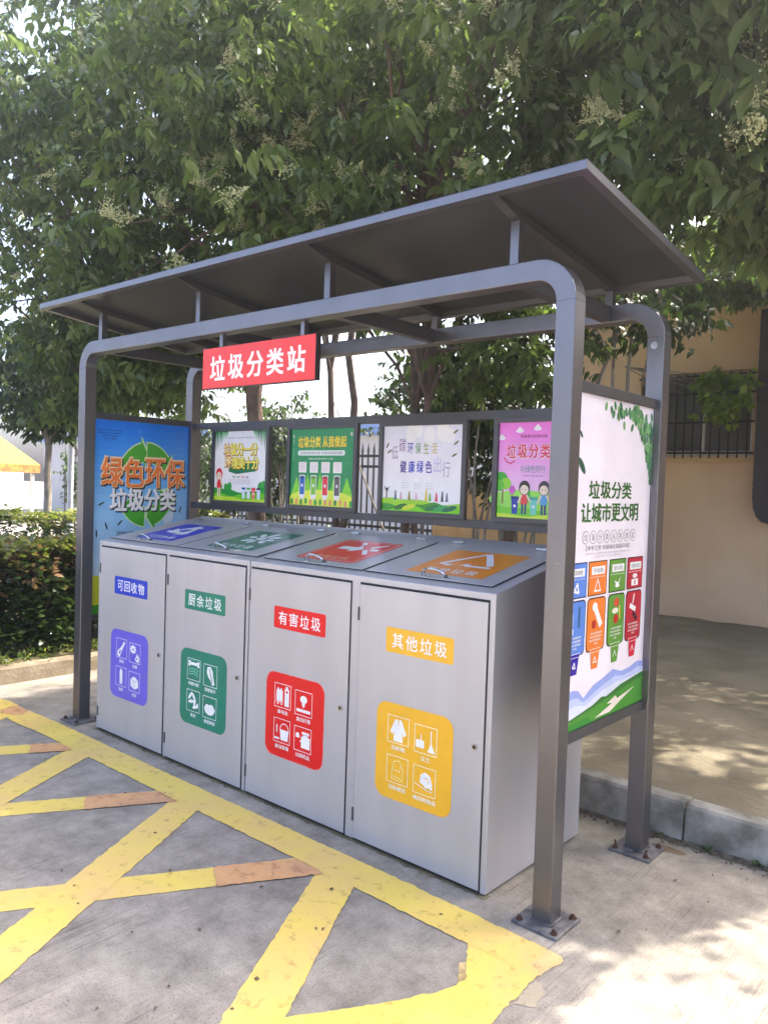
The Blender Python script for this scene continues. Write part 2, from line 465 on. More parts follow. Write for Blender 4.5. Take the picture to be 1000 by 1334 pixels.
# yellow cross-hatching: one sheet of polygons with ragged edges
def ragged(pts, amp=0.004, step=0.02):
    q = []
    for i, p in enumerate(pts):
        p2 = pts[(i + 1) % len(pts)]; d = math.hypot(p2[0] - p[0], p2[1] - p[1]); k = max(1, int(d / step))
        for j in range(k):
            q.append((p[0] + (p2[0] - p[0]) * j / k + random.gauss(0, amp), p[1] + (p2[1] - p[1]) * j / k + random.gauss(0, amp)))
    return q
mk = MB(); mk_n = [0]
def mark(pts, m, z, amp=0.002):
    q = ragged(pts, amp); mk_n[0] += 1; z += mk_n[0] * 3e-5
    tri = tessellate_polygon([[Vector((x, y, 0)) for x, y in q]])
    mk.add([(x, y, z) for x, y in q], [tuple(t) for t in tri], m)
Y0, Y1, YB = -0.105, -0.282, -3.4
zc, zb, za, zo = 0.0018, 0.0030, 0.0042, 0.0054
mark([(-4.12, -0.118), (-3.56, -0.098), (-2.4, -0.106), (-0.7, -0.106), (0.06, -0.120), (0.055, -0.28), (-0.15, -0.290), (-0.75, -0.283), (-2.1, -0.284), (-3.46, -0.276), (-3.69, -0.292), (-4.0, -0.285)], M_YEL, za, 0.0022)
mark([(0.06, -0.119), (0.118, -0.123), (0.130, -0.163), (0.112, -0.270), (0.03, -0.285)], paint_mat('pale_old_yellow_paint', (0.74, 0.55, 0.23), 0.36, (0.66, 0.45, 0.20)), zb, 0.004)
mark([(-4.5, -0.17), (-4.25, -0.10), (-4.10, -0.10), (-4.0, -0.285), (-4.12, -0.31), (-4.5, -0.36)], M_YEL, zb, 0.004)
mark([(-4.12, -0.13), (-3.92, -0.115), (-3.86, -0.20), (-3.98, -0.275), (-4.07, -0.25)], M_OLD, zo, 0.004)
# end band on the right
mark([(-0.20, -0.24), (-0.061, -0.45), (-0.063, -0.53), (-0.172, -0.735), (-0.16, YB), (0.118, YB), (0.12, -0.58), (0.115, -0.42), (0.105, -0.265), (0.05, -0.24)], M_YEL, zb, 0.003)
mark([(-0.15, -0.291), (-0.09, -0.30), (-0.062, -0.45), (-0.075, -0.50), (-0.13, -0.37)], paint_mat('flaking_yellow_paint', (0.60, 0.46, 0.21), 0.47, (0.42, 0.36, 0.26)), zc, 0.006)
mark([(0.115, -0.30), (0.17, -0.33), (0.19, -0.42), (0.12, -0.46)], paint_mat('faint_yellow_stain', (0.44, 0.37, 0.25), 0.36, (0.40, 0.34, 0.27)), zc, 0.006)
sl1 = (0.285, -0.524); sl2 = (-0.39, -0.632)
for k in range(-2, 6):
    # family leaning right
    x = -3.046 + 1.05 * k; yl = YB
    t = (yl - Y1) / sl1[1]
    if k >= -1 and k <= 2:
        tt = min(t, 5)
        # clip at end band
        if x + sl1[0] * tt > -0.20: tt = (-0.20 - x) / sl1[0]
        mark([(x, Y1 + 0.02), (x + 0.205, Y1 + 0.02), (x + 0.205 + sl1[0] * tt, Y1 + sl1[1] * tt), (x + sl1[0] * tt, Y1 + sl1[1] * tt)], M_YEL, zb)
    # family leaning left, its upper end an older salmon coat
    x = -2.122 + 1.05 * k
    t = min((yl - Y1) / sl2[1], 5)
    if -2 <= k <= 5:
        x1, y1 = x, Y1
        if k >= 2:   # starts on the end band
            t0 = (x - (-0.16)) / 0.39
            if t0 > 0: x1, y1 = x + sl2[0] * t0, Y1 + sl2[1] * t0
        if k == 2:
            x1, y1 = -0.171, -0.741
        mark([(x1, y1 + 0.01), (x1 + 0.19, y1 + 0.02), (x + 0.19 + sl2[0] * t, Y1 + sl2[1] * t), (x + sl2[0] * t, Y1 + sl2[1] * t)], M_YEL, zc)
        if k <= 1:
            s_ = 0.47 if k != -1 else 0.20
            mark([(x + 0.01, Y1), (x + 0.185, Y1 - 0.01), (x + 0.195 + sl2[0] * (s_ + 0.15), Y1 + sl2[1] * (s_ + 0.14)), (x + sl2[0] * s_ - 0.002, Y1 + sl2[1] * s_)], M_OLD, zo, 0.0035)
o = mk.build('road_marking'); o['kind'] = 'structure'

# ------------------------------------------------------------------ the shelter
XL, XR, YF, YK = -3.55, 0.0, 0.0, 0.829
S = 0.08
shelter = thing('waste_shelter', 'dark grey steel waste sorting shelter with sloping flat roof over the bin cabinets', 'shelter', (XL / 2, 0.45, 0))

def portal(y0, name):
    ztop = 2.487; R = 0.165; n = 10
    out, inn = [], []
    def arc(cx, cz, r, a0, a1): return [(cx + r * math.cos(math.radians(a0 + (a1 - a0) * k / n)), cz + r * math.sin(math.radians(a0 + (a1 - a0) * k / n))) for k in range(n + 1)]
    out = [(XL, 0.012)] + arc(XL + R, ztop - R, R, 180, 90) + arc(XR - R, ztop - R, R, 90, 0) + [(XR, 0.012)]
    r2 = R - S
    inn = [(XL + S, 0.012)] + arc(XL + R, ztop - R, r2, 180, 90) + arc(XR - R, ztop - R, r2, 90, 0) + [(XR - S, 0.012)]
    N = len(out); vs = []
    for (x, z) in out: vs += [(x, y0, z), (x, y0 + S, z)]
    for (x, z) in inn: vs += [(x, y0, z), (x, y0 + S, z)]
    fs = []
    for i in range(N - 1):
        o0, o1, i0, i1 = 2 * i, 2 * i + 2, 2 * N + 2 * i, 2 * N + 2 * i + 2
        fs += [(o0, o1, i1, i0), (o0 + 1, i0 + 1, i1 + 1, o1 + 1), (o0, o0 + 1, o1 + 1, o1), (i0, i1, i1 + 1, i0 + 1)]
    fs += [(0, 2 * N, 2 * N + 1, 1), (2 * N - 2, 2 * N - 1, 4 * N - 1, 4 * N - 2)]
    mb = MB().add(vs, fs, M_POST)
    o = mb.build(name, shelter, bevel=0.004)
    # weld lines where the bends are joined on
    for x in (XL, XR - S):
        w = MB(); w.box(x - 0.0006, x + S + 0.0006, y0 - 0.0006, y0 + S + 0.0006, 2.321, 2.3225, M_SEAM)
        w.build('weld_line', o)
    return o
FRONT = portal(YF, 'front_frame')
bk = portal(YK, 'back_frame')
ring = MB()
ring.tube([(-0.045, YK - 0.004, 2.285), (-0.045, YK + 0.002, 2.285)], 0.016, M_CHROME, 14)
ring.build('hole_cap', bk)

def roof_z(y): return 2.690 - 0.118 * (y + 0.2)        # lower edge of the fascia
RX0, RX1, RY0, RY1 = -3.695, 0.127, -0.20, 0.93
rf = MB()
def slab(x0, x1, y0, y1, zlo, zhi, m):
    return [(x0, y0, roof_z(y0) + zlo), (x1, y0, roof_z(y0) + zlo), (x1, y1, roof_z(y1) + zlo), (x0, y1, roof_z(y1) + zlo),
            (x0, y0, roof_z(y0) + zhi), (x1, y0, roof_z(y0) + zhi), (x1, y1, roof_z(y1) + zhi), (x0, y1, roof_z(y1) + zhi)]
rf.hexa(slab(RX0 + 0.002, RX1 - 0.002, RY0 + 0.002, RY1 - 0.002, 0.029, 0.0335, M_ROOF), M_ROOF)
roof = rf.build('roof', shelter)
fa = MB()
fa.hexa(slab(RX0, RX1, RY0, RY0 + 0.035, 0.0, 0.029, M_POST), M_POST)
fa.hexa(slab(RX0, RX1, RY1 - 0.035, RY1, 0.0, 0.029, M_POST), M_POST)
fa.hexa(slab(RX0, RX0 + 0.035, RY0 + 0.035, RY1 - 0.035, 0.0, 0.029, M_POST), M_POST)
fa.hexa(slab(RX1 - 0.035, RX1, RY0 + 0.035, RY1 - 0.035, 0.0, 0.029, M_POST), M_POST)
fa.build('fascia', roof)
for x in (-0.28, -1.295, -2.30, -3.33):
    # rafter with tapering ends, stubs under it, tie beam between the two frames
    h = 0.02
    prof = [(RY0 + 0.035, 0.026), (0.03, -0.004), (YK + 0.05, -0.004), (RY1 - 0.036, 0.022), (RY1 - 0.036, 0.0285), (RY0 + 0.035, 0.0285)]
    n = len(prof)
    vs = [(x - h, y, roof_z(y) + d) for y, d in prof] + [(x + h, y, roof_z(y) + d) for y, d in prof]
    MB().add(vs, [(k, (k + 1) % n, n + (k + 1) % n, n + k) for k in range(n)] + [tuple(range(n)), tuple(range(2 * n - 1, n - 1, -1))], M_FRM).build('rafter', shelter)
    for y in (YF + 0.04, YK + 0.04):
        MB().box(x - h + 0.001, x + h - 0.001, y - 0.02, y + 0.02, 2.4875, roof_z(y) - 0.004, M_POST).build('roof_stub', shelter, bevel=0.002)
    MB().box(x - 0.025, x + 0.025, YF + S, YK, 2.412, 2.482, M_FRM).build('tie_beam', shelter, bevel=0.003)
# rails at back and sides
for z0, z1 in ((1.985, 2.030), (1.415, 1.458)):
    MB().box(XL + S, XR - S, YK + 0.012, YK + 0.057, z0, z1, M_FRM).build('back_rail', shelter, bevel=0.002)
# base plates with bolts
def base_plate(cx, cy):
    mb = MB(); mb.box(cx - 0.095, cx + 0.095, cy - 0.095, cy + 0.095, 0.0, 0.012, M_PLATE)
    p = mb.build('base_plate', shelter, bevel=0.002)
    for sx in (-1, 1):
        for sy in (-1, 1):
            b = MB(); bx, by = cx + sx * 0.072, cy + sy * 0.072
            b.tube([(bx, by, 0.012), (bx, by, 0.016)], 0.014, M_RUST, 10)
            b.tube([(bx, by, 0.016), (bx, by, 0.026)], 0.010, M_RUST, 6)
            b.tube([(bx, by, 0.026), (bx + random.uniform(-.003, .003), by, 0.026 + random.choice((0.003, 0.004, 0.006, 0.022)))], 0.0045, M_RUST, 6)
            b.build('anchor_bolt', p)
    w = MB()     # lumpy weld bead round the post foot
    for k in range(44):
        t = k / 44 * 4; sd = int(t); u = (t - sd) * 0.08 - 0.04
        x, y = ((u, -0.041), (0.041, u), (-u, 0.041), (-0.041, -u))[sd]
        r = random.uniform(0.003, 0.007)
        w.box(cx + x - r, cx + x + r, cy + y - r, cy + y + r, 0.0121, 0.0121 + r * 1.3, M_PLATE)
    w.build('weld_bead', p)
for cx in (XL + 0.04, XR - 0.04):
    for cy in (YF + 0.04, YK + 0.04): base_plate(cx, cy)

# ------------------------------------------------------------------ hanging red name board
SIGN_RED = (226, 52, 48)
sg = thing('hanging_sign', 'red name board with white characters hanging under the front beam on two rods', 'sign', (-1.805, 0.04, 2.12))
mb = MB(); mb.box(-2.248, -1.362, 0.026, 0.060, 2.118, 2.338, print_mat((40, 38, 40)))
brd = mb.build('sign_board', sg, bevel=0.002)
pr = Print((-2.248, 0.0255, 2.118), (1, 0, 0), (0, 0, 1))
pr.rect(0.002, 0.002, 0.884, 0.218, SIGN_RED, 1)
for i, ch in enumerate('垃圾分类站'):
    pr.text(ch, 0.132 + i * 0.155, 0.108, 0.122, 0.128, (255, 250, 246), 2, 0.028)
pr.build('sign_lettering', brd)
for x in (-2.097, -1.463):
    MB().box(x - 0.013, x + 0.013, 0.03, 0.056, 2.338, 2.4075, M_POST).build('hanger_rod', sg)

# ------------------------------------------------------------------ bin cabinets
BY0, BY1, ZF, ZB, YHG = 0.014, 0.806, 1.215, 1.364, 0.66
SL = (ZB - ZF) / (BY1 - BY0)
def topz(y): return ZF + SL * (y - BY0)
LIDN = Vector((0, -SL, 1)).normalized(); LIDY = Vector((0, 1, SL)).normalized()
PURP, BLUE, GREEN, RED, ORNG = (104, 96, 208), (40, 66, 190), (12, 124, 100), (224, 8, 20), (251, 178, 44)
WHT = (250, 250, 248)

def sym_recycle(p, cx, cy, r, c, l, sq=1.0):
    for k in range(3):
        a = math.radians(90 + 120 * k)
        def q(x, y): return (cx + (x * math.cos(a) - y * math.sin(a)) * r, cy + (x * math.sin(a) + y * math.cos(a)) * r * sq)
        p.poly([q(0.95, -0.34), q(0.95, 0.02), q(0.10, 0.62), q(-0.06, 0.36), q(0.50, -0.02)], c, l)
        p.poly([q(0.28, 0.86), q(-0.24, 0.10), q(-0.40, 0.74)], c, l)

def sym_triangle(p, cx, cy, r, c, l):
    # open triangle of three folded strokes
    A, B, C = (cx - 0.06 * r, cy + r), (cx - r, cy - 0.62 * r), (cx + r, cy - 0.62 * r)
    def lerp(a, b, t): return (a[0] + (b[0] - a[0]) * t, a[1] + (b[1] - a[1]) * t)
    w = r * 0.22
    p.stroke([lerp(B, A, 0.04), lerp(B, A, 0.92)], w * .8, c, l)
    p.stroke([lerp(A, C, 0.06), lerp(A, C, 0.80)], w * 1.1, c, l)
    p.stroke([lerp(C, B, 0.05), lerp(C, B, 0.45)], w * .8, c, l)
    p.poly([lerp(C, B, 0.45), (lerp(C, B, .5)[0] + 0.05 * r, B[1] + 0.32 * r), (lerp(C, B, .62)[0], B[1])], c, l)
    p.poly([B, (B[0] + 0.55 * r, B[1] + 0.06 * r), (B[0] + 0.42 * r, B[1] - 0.20 * r)], c, l)

def sym_kitchen(p, cx, cy, r, c, l):
    for a, d, ln in ((80, 0.25, .75), (130, 0.3, .6), (30, 0.3, .65), (170, .4, .5), (-10, .4, .55), (220, .35, .55), (320, .4, .6), (265, .3, .5)):
        t = math.radians(a)
        p.ell(cx + math.cos(t) * r * (d + ln * .45), cy + math.sin(t) * r * (d + ln * .45), r * ln * .5, r * 0.15, c, l, 12, rot=t)
    p.ell(cx, cy, r * 0.24, r * 0.22, c, l)

def sym_harm(p, cx, cy, r, c, l):
    p.poly([(cx - .95 * r, cy + .25 * r), (cx - .15 * r, cy + .25 * r), (cx - .15 * r, cy + .55 * r), (cx + .35 * r, cy + .02 * r), (cx - .15 * r, cy - .5 * r), (cx - .15 * r, cy - .2 * r), (cx - .95 * r, cy - .2 * r)], c, l)
    p.poly([(cx + .95 * r, cy + .95 * r), (cx + .45 * r, cy + .35 * r), (cx + .62 * r, cy + .22 * r), (cx + 1.08 * r, cy + .85 * r)], c, l)
    p.poly([(cx + .45 * r, cy - .15 * r), (cx + .95 * r, cy - .75 * r), (cx + 1.1 * r, cy - .62 * r), (cx + .6 * r, cy)], c, l)
    p.rect(cx + .72 * r, cy - .1 * r, cx + 1.15 * r, cy + .16 * r, c, l)
    p.poly([(cx - .5 * r, cy + .98 * r), (cx - .22 * r, cy + .55 * r), (cx - .05 * r, cy + .7 * r), (cx - .3 * r, cy + 1.05 * r)], c, l)

# pictograms in a unit box (0..1)
def icon(p, kind, x, y, w, h, bg, l):
    c = WHT
    def X(a): return x + a * w
    def Y(a): return y + a * h
    def rc(a, b, d, e, col=c, ll=l): p.rect(X(a), Y(b), X(d), Y(e), col, ll)
    def pl(pts, col=c, ll=l): p.poly([(X(a), Y(b)) for a, b in pts], col, ll)
    def el(a, b, ra, rb, col=c, ll=l, **k): p.ell(X(a), Y(b), ra * w, rb * h, col, ll, **k)
    if kind == 'bottle':
        pl([(.10, .10), (.34, .04), (.62, .50), (.84, .80), (.74, .90), (.52, .62), (.16, .34)])
        pl([(.24, .22), (.36, .18), (.46, .36), (.36, .42)], bg, l + 1)
    elif kind == 'metal':
        for k in range(8):
            a = k * math.pi / 4
            el(.34 + .22 * math.cos(a), .68 + .17 * math.sin(a), .07, .05)
        el(.34, .68, .20, .16); el(.34, .68, .08, .06, bg, l + 1)
        pl([(.52, .20), (.72, .52), (.92, .30), (.86, .06), (.66, .10)])
        el(.70, .26, .06, .05, bg, l + 1)
    elif kind == 'tube':
        rc(.38, .12, .64, .80); rc(.42, .80, .60, .90)
    elif kind == 'paper':
        pl([(.16, .28), (.50, .12), (.86, .26), (.86, .62), (.50, .78), (.16, .64)])
        p.stroke([(X(.16), Y(.64)), (X(.50), Y(.50)), (X(.86), Y(.62))], .02 * w, bg, l + 1)
        p.stroke([(X(.50), Y(.50)), (X(.50), Y(.12))], .02 * w, bg, l + 1)
    elif kind == 'bone':
        rc(.22, .70, .78, .84)
        for a in (.16, .84):
            el(a, .70, .09, .07); el(a, .84, .09, .07)
        for yy in (.50, .38, .26): p.stroke([(X(.16), Y(yy)), (X(.50), Y(yy + .05)), (X(.84), Y(yy - .02))], .045 * w, (120, 190, 170), l)
    elif kind == 'leafveg':
        pl([(.28, .86), (.50, .92), (.66, .74), (.72, .46), (.82, .16), (.66, .08), (.52, .30), (.36, .42), (.24, .62)])
        p.stroke([(X(.44), Y(.80)), (X(.66), Y(.20))], .05 * w, bg, l + 1)
    elif kind == 'peel':
        for a, b, r_, t in ((.28, .72, .28, .9), (.55, .70, .26, 2.2), (.36, .46, .30, .2), (.62, .44, .22, 1.2), (.66, .24, .26, .3), (.82, .32, .16, 1.5)):
            p.ell(X(a), Y(b), r_ * w * .8, .075 * h, c, l, 12, rot=t)
    elif kind == 'bowl':
        el(.50, .44, .38, .28, a0=180, a1=360); el(.50, .46, .40, .10); el(.34, .54, .16, .10); el(.62, .55, .18, .11)
    elif kind == 'battery':
        rc(.12, .28, .50, .72); rc(.18, .72, .28, .80); rc(.36, .72, .44, .80); rc(.10, .22, .52, .26); rc(.18, .12, .26, .2); rc(.40, .12, .48, .2)
        rc(.62, .10, .88, .82); rc(.68, .82, .82, .92); el(.75, .70, .07, .05, bg, l + 1)
    elif kind == 'lamp':
        el(.50, .66, .20, .16); rc(.42, .40, .58, .54); rc(.46, .34, .54, .42); rc(.10, .14, .90, .26)
    elif kind == 'paintpot':
        pl([(.44, .12), (.86, .12), (.92, .56), (.38, .56)])
        pts = [(X(.65 + .25 * math.cos(t * math.pi / 8)), Y(.58 + .24 * math.sin(t * math.pi / 8))) for t in range(9)]
        p.stroke(pts, .035 * w, c, l)
        rc(.05, .12, .36, .20); rc(.17, .40, .23, .72)
    elif kind == 'medicine':
        rc(.42, .16, .92, .62); rc(.52, .62, .82, .70); rc(.46, .72, .88, .82)
        rc(.10, .54, .32, .66); el(.21, .68, .09, .06)
        pl([(.34, .40), (.44, .36), (.44, .50)])
    elif kind == 'clothes':
        pl([(.36, .88), (.64, .88), (.88, .40), (.76, .30), (.68, .46), (.72, .08), (.28, .08), (.32, .46), (.24, .30), (.12, .40)])
        pl([(.47, .88), (.53, .88), (.50, .60)], bg, l + 1)
    elif kind == 'broom':
        rc(.08, .18, .44, .46); rc(.28, .46, .32, .66); rc(.72, .38, .76, .86); pl([(.74, .44), (.94, .10), (.60, .10)])
    elif kind == 'paperdirty':
        cc = (255, 224, 150)
        p.stroke([(X(.25), Y(.15)), (X(.72), Y(.12)), (X(.78), Y(.55)), (X(.60), Y(.85)), (X(.35), Y(.80)), (X(.28), Y(.5)), (X(.25), Y(.15))], .03 * w, cc, l)
        p.stroke([(X(.35), Y(.50)), (X(.62), Y(.45)), (X(.66), Y(.70))], .03 * w, cc, l)
        p.stroke([(X(.33), Y(.25)), (X(.66), Y(.22))], .03 * w, cc, l)
    elif kind == 'crumple':
        pl([(.30, .42), (.34, .70), (.52, .82), (.74, .74), (.84, .50), (.86, .24), (.70, .30), (.56, .26), (.46, .36)])
        p.stroke([(X(.10), Y(.34)), (X(.60), Y(.20)), (X(.86), Y(.18))], .025 * w, c, l)
        p.stroke([(X(.50), Y(.60)), (X(.66), Y(.62)), (X(.70), Y(.46))], .03 * w, bg, l + 1)

BINS = [
    (-3.243, -2.538, -3.076, -3.105, BLUE, PURP, '可回收物', [('bottle', '玻璃'), ('metal', '金属'), ('tube', '塑料'), ('paper', '纸类')], (46, 56, 196), sym_recycle),
    (-2.500, -1.820, -2.338, -2.362, GREEN, GREEN, '厨余垃圾', [('bone', '骨骼内脏'), ('leafveg', '菜梗菜叶'), ('peel', '果皮'), ('bowl', '剩菜剩饭')], (30, 112, 92), sym_kitchen),
    (-1.772, -1.073, -1.587, -1.630, RED, RED, '有害垃圾', [('battery', '废电池'), ('lamp', '废旧灯管'), ('paintpot', '废油漆桶'), ('medicine', '过期药品')], (228, 16, 34), sym_harm),
    (-1.012, -0.330, -0.850, -0.888, ORNG, ORNG, '其他垃圾', [('clothes', '旧织物'), ('broom', '尘土'), ('paperdirty', '污染纸张'), ('crumple', '难回收物品')], (250, 140, 36), sym_triangle),
]
LIDSTK = [(-3.10, -2.700), (-2.352, -1.952), (-1.602, -1.195), (-0.868, -0.458)]
LIDX = [(-3.262, -2.545), (-2.530, -1.815), (-1.760, -1.075), (-1.052, -0.362)]
NAMES = [('blue', 'leftmost'), ('green', ''), ('red', ''), ('orange', '')]

def cabinet(label, x0, x1, idx):
    root = thing('bin_cabinet', label, 'bin cabinet', ((x0 + x1) / 2, (BY0 + BY1) / 2, 0), 'bin cabinets under the shelter')
    b = MB()
    zf, zb = topz(BY0), topz(BY1)
    z0 = 0.012
    # body as a sloping box
    b.hexa([(x0, BY0 + 0.004, z0), (x1, BY0 + 0.004, z0), (x1, BY1, z0), (x0, BY1, z0), (x0, BY0 + 0.004, zf - 0.001), (x1, BY0 + 0.004, zf - 0.001), (x1, BY1, zb), (x0, BY1, zb)], M_BIN)
    body = b.build('body', root, bevel=0.004)
    f = MB(); f.box(x0 + 0.02, x1 - 0.02, BY0 + 0.03, BY1 - 0.02, 0.0, 0.0118, M_GAP); f.build('plinth', root)
    # dark reveal behind the doors, then frame pieces are the body itself
    for i in idx:
        dx0, dx1, sx, ix, c1, c2, name, icons, lc, symb = BINS[i]
        colw = NAMES[i][0]
        g = MB(); g.box(dx0 - 0.0045, dx1 + 0.0045, BY0 + 0.0012, BY0 + 0.0039, 0.012, 1.187, M_GAP)
        g.build('door_reveal', root)
        d = MB(); d.box(dx0, dx1, BY0 - 0.004, BY0 + 0.0011, 0.022, 1.177, M_BIN)
        door = d.build('door', root, bevel=0.0015); door['label'] = f'grey steel door with {colw} stickers'
        # hinges on the left, lock on the right
        for z in (0.13, 1.045):
            h = MB(); h.tube([(dx0 - 0.004, BY0 - 0.006, z - 0.03), (dx0 - 0.004, BY0 - 0.006, z + 0.03)], 0.0045, M_FRM, 8); h.build('hinge', door)
        k = MB(); lx = dx1 - 0.036
        k.tube([(lx, BY0 - 0.004, 0.596), (lx, BY0 - 0.013, 0.596)], 0.0125, M_CHROME, 16)
        k.tube([(lx, BY0 - 0.013, 0.596), (lx, BY0 - 0.0135, 0.596)], 0.008, M_GAP, 14)
        k.build('lock', door)
        p = Print((sx, BY0 - 0.0043, 0.902), (1, 0, 0), (0, 0, 1))
        p.rrect(0, 0, 0.363, 0.109, 0.010, c1, 1)
        for j, ch in enumerate(name):
            p.text(ch, 0.066 + j * 0.077, 0.054, 0.062, 0.064, WHT, 2, 0.012)
        q = p.build('name_plate', door); q['label'] = f'{colw} name sticker with four white characters'
        W_, H_ = 0.414, 0.42
        p = Print((ix, BY0 - 0.0043, 0.263), (1, 0, 0), (0, 0, 1))
        if i == 2:
            p.rrect(0, 0, W_, H_, 0.055, (232, 120, 120), 1, jag=0.0012)
            p.rrect(0.0025, 0.003, W_ - 0.003, H_ - 0.002, 0.056, c2, 2, jag=0.0022)
        else:
            p.rrect(0, 0, W_, H_, 0.055, c2, 2)
        for j, (kind, cap) in enumerate(icons):
            bx = (0.155, 0.515)[j % 2] * W_; by = (0.59, 0.175)[j // 2] * H_
            if j % 2: by -= 0.008
            bw, bh = 0.29 * W_, 0.285 * H_
            p.frame(bx, by, bx + bw, by + bh, 0.0028, WHT if i != 3 else (255, 240, 205), 3)
            icon(p, kind, bx, by, bw, bh, c2, 3)
            tw = 0.024 * len(cap)
            p.text(cap, bx + bw / 2 + 0.002, by - 0.020, tw, 0.020, WHT if i != 3 else (255, 246, 222), 3, 0.02)
        q = p.build('sorting_chart', door); q['label'] = f'{colw} rounded chart of four white pictograms'
        # lid
        lx0, lx1 = LIDX[i]; ly0, ly1 = 0.085, YHG
        def lp(x, y, h): return Vector((x, y, topz(y))) + LIDN * h
        lm = MB()
        lm.hexa([lp(lx0, ly0, 0.0034), lp(lx1, ly0, 0.0034), lp(lx1, ly1, 0.0034), lp(lx0, ly1, 0.0034), lp(lx0, ly0, 0.006), lp(lx1, ly0, 0.006), lp(lx1, ly1, 0.006), lp(lx0, ly1, 0.006)], M_BIN)
        lid = lm.build('lid', root, bevel=0.0008)
        lg = MB()
        lg.hexa([lp(lx0 - 0.003, ly0 - 0.003, 0.0008), lp(lx1 + 0.003, ly0 - 0.003, 0.0008), lp(lx1 + 0.003, ly1 + 0.003, 0.0008), lp(lx0 - 0.003, ly1 + 0.003, 0.0008),
                 lp(lx0 - 0.003, ly0 - 0.003, 0.0032), lp(lx1 + 0.003, ly0 - 0.003, 0.0032), lp(lx1 + 0.003, ly1 + 0.003, 0.0032), lp(lx0 - 0.003, ly1 + 0.003, 0.0032)], M_GAP)
        lg.build('lid_gap', root)
        hx = (LIDSTK[i][0] + LIDSTK[i][1]) / 2 - 0.012
        hm = MB(); pts = []
        for k2 in range(11):
            t = math.pi * k2 / 10
            pts.append(lp(hx - 0.058 * math.cos(t), 0.112 - 0.014 * math.sin(t), 0.008 + 0.036 * math.sin(t) ** 0.7))
        hm.tube(pts, 0.0062, M_CHROME, 8)
        for s_ in (-1, 1):
            a = lp(hx + s_ * 0.062, 0.112, 0.0063)
            hm.tube([a, a + LIDN * 0.0035], 0.016, M_CHROME, 12)
            hm.tube([a + LIDN * 0.0036, a + LIDN * 0.012 - Vector((s_ * .004, 0, 0))], 0.0085, M_FRM, 8)
        hm.build('handle', lid, smooth=False)
        for s_ in (0.155, 0.845):
            hcx = lx0 + (lx1 - lx0) * s_ + (0.0 if i else 0.04)
            hg = MB(); hg.tube([lp(hcx - 0.028, ly1, 0.0135), lp(hcx + 0.028, ly1, 0.0135)], 0.0065, M_CHROME, 10)
            for u, v in ((-0.022, 0.018), (0.022, 0.018), (-0.022, -0.018), (0.022, -0.018)):
                a = lp(hcx + u, ly1 + v, 0.0075); hg.tube([a, a + LIDN * 0.002], 0.004, M_CHROME, 6)
            hg.build('hinge', lid)
        s0, s1 = LIDSTK[i]
        p = Print(lp(s0, 0.150, 0.0062), (1, 0, 0), LIDY, rough=0.34)
        w_, h_ = s1 - s0, 0.405
        if i == 2:
            p.rrect(0, 0, w_, h_, 0.03, lc, 1); p.frame(0.018, 0.018, w_ - 0.018, h_ - 0.018, 0.005, (250, 225, 215), 2)
        else: p.rrect(0, 0, w_, h_, 0.006, lc, 1)
        symb(p, w_ * 0.52, h_ * 0.60, (0.135, 0.14, 0.125, 0.135)[i], WHT, 3)
        for j, ch in enumerate(name):
            p.text(ch, w_ * 0.5 + (j - 1.5) * (0.074 if i != 2 else 0.06), 0.062, 0.058 if i != 2 else 0.05, 0.060 if i != 2 else 0.045, WHT if i != 2 else (255, 190, 150), 3, 0.012)
        q = p.build('lid_sticker', lid); q['label'] = f'{colw} lid sticker with white symbol'
    return root
cabinet('silver two-door bin cabinet with blue and green stickers, farther left under the shelter', -3.280, -1.796, (0, 1))
cabinet('silver two-door bin cabinet with red and orange stickers, nearer the right post', -1.788, -0.300, (2, 3))

# ------------------------------------------------------------------ posters on the back rails
def poster(label, x0, art):
    """560 x 480 mm print in a dark metal frame between the back rails"""
    w, h, z0 = 0.556, 0.478, 1.484
    root = thing('framed_poster', label, 'poster', (x0 + w / 2, 0.835, z0 - 0.03), 'framed posters on the back rails')
    t = 0.027
    mb = MB(); y0, y1 = 0.812, 0.8405
    mb.box(x0 - t, x0, y0, y1, z0 - 0.0255, z0 + h + 0.0225, M_FRM); mb.box(x0 + w, x0 + w + t, y0, y1, z0 - 0.0255, z0 + h + 0.0225, M_FRM)
    mb.box(x0, x0 + w, y0, y1, z0 + h, z0 + h + 0.0225, M_FRM); mb.box(x0, x0 + w, y0, y1, z0 - 0.0255, z0, M_FRM)
    mb.build('poster_frame', root)
    bb = MB(); bb.box(x0 + .0005, x0 + w - .0005, 0.826, 0.8395, z0 + .0005, z0 + h - .0005, M_FRM); bb.build('back_board', root)
    p = Print((x0, 0.8255, z0), (1, 0, 0), (0, 0, 1), rough=0.25)
    art(p, w, h)
    p.build('poster_print', root)

def mini_bin(p, cx, y, w, h, body, lidc, l):
    p.poly([(cx - w * .38, y), (cx + w * .38, y), (cx + w * .5, y + h * .82), (cx - w * .5, y + h * .82)], body, l)
    p.rect(cx - w * .56, y + h * .82, cx + w * .56, y + h, lidc, l)
    p.ell(cx, y + h * .45, w * .2, w * .2, WHT, l + 1, 8)

def hills(p, w, base, amp, c, l, ph, n=24, f=2.0):
    pts = [(0, 0)] + [(w * k / n, base + amp * math.sin(ph + f * math.pi * k / n) + amp * .4 * math.sin(ph * 2 + f * 2.7 * math.pi * k / n)) for k in range(n + 1)] + [(w, 0)]
    p.poly(pts, c, l)

def vgrad(p, w, h, top, bot, n=14, l=0):
    for k in range(n):
        t = k / (n - 1)
        p.rect(0, h * k / n, w, h * (k + 1) / n, tuple(int(bot[i] + (top[i] - bot[i]) * t) for i in range(3)), l)

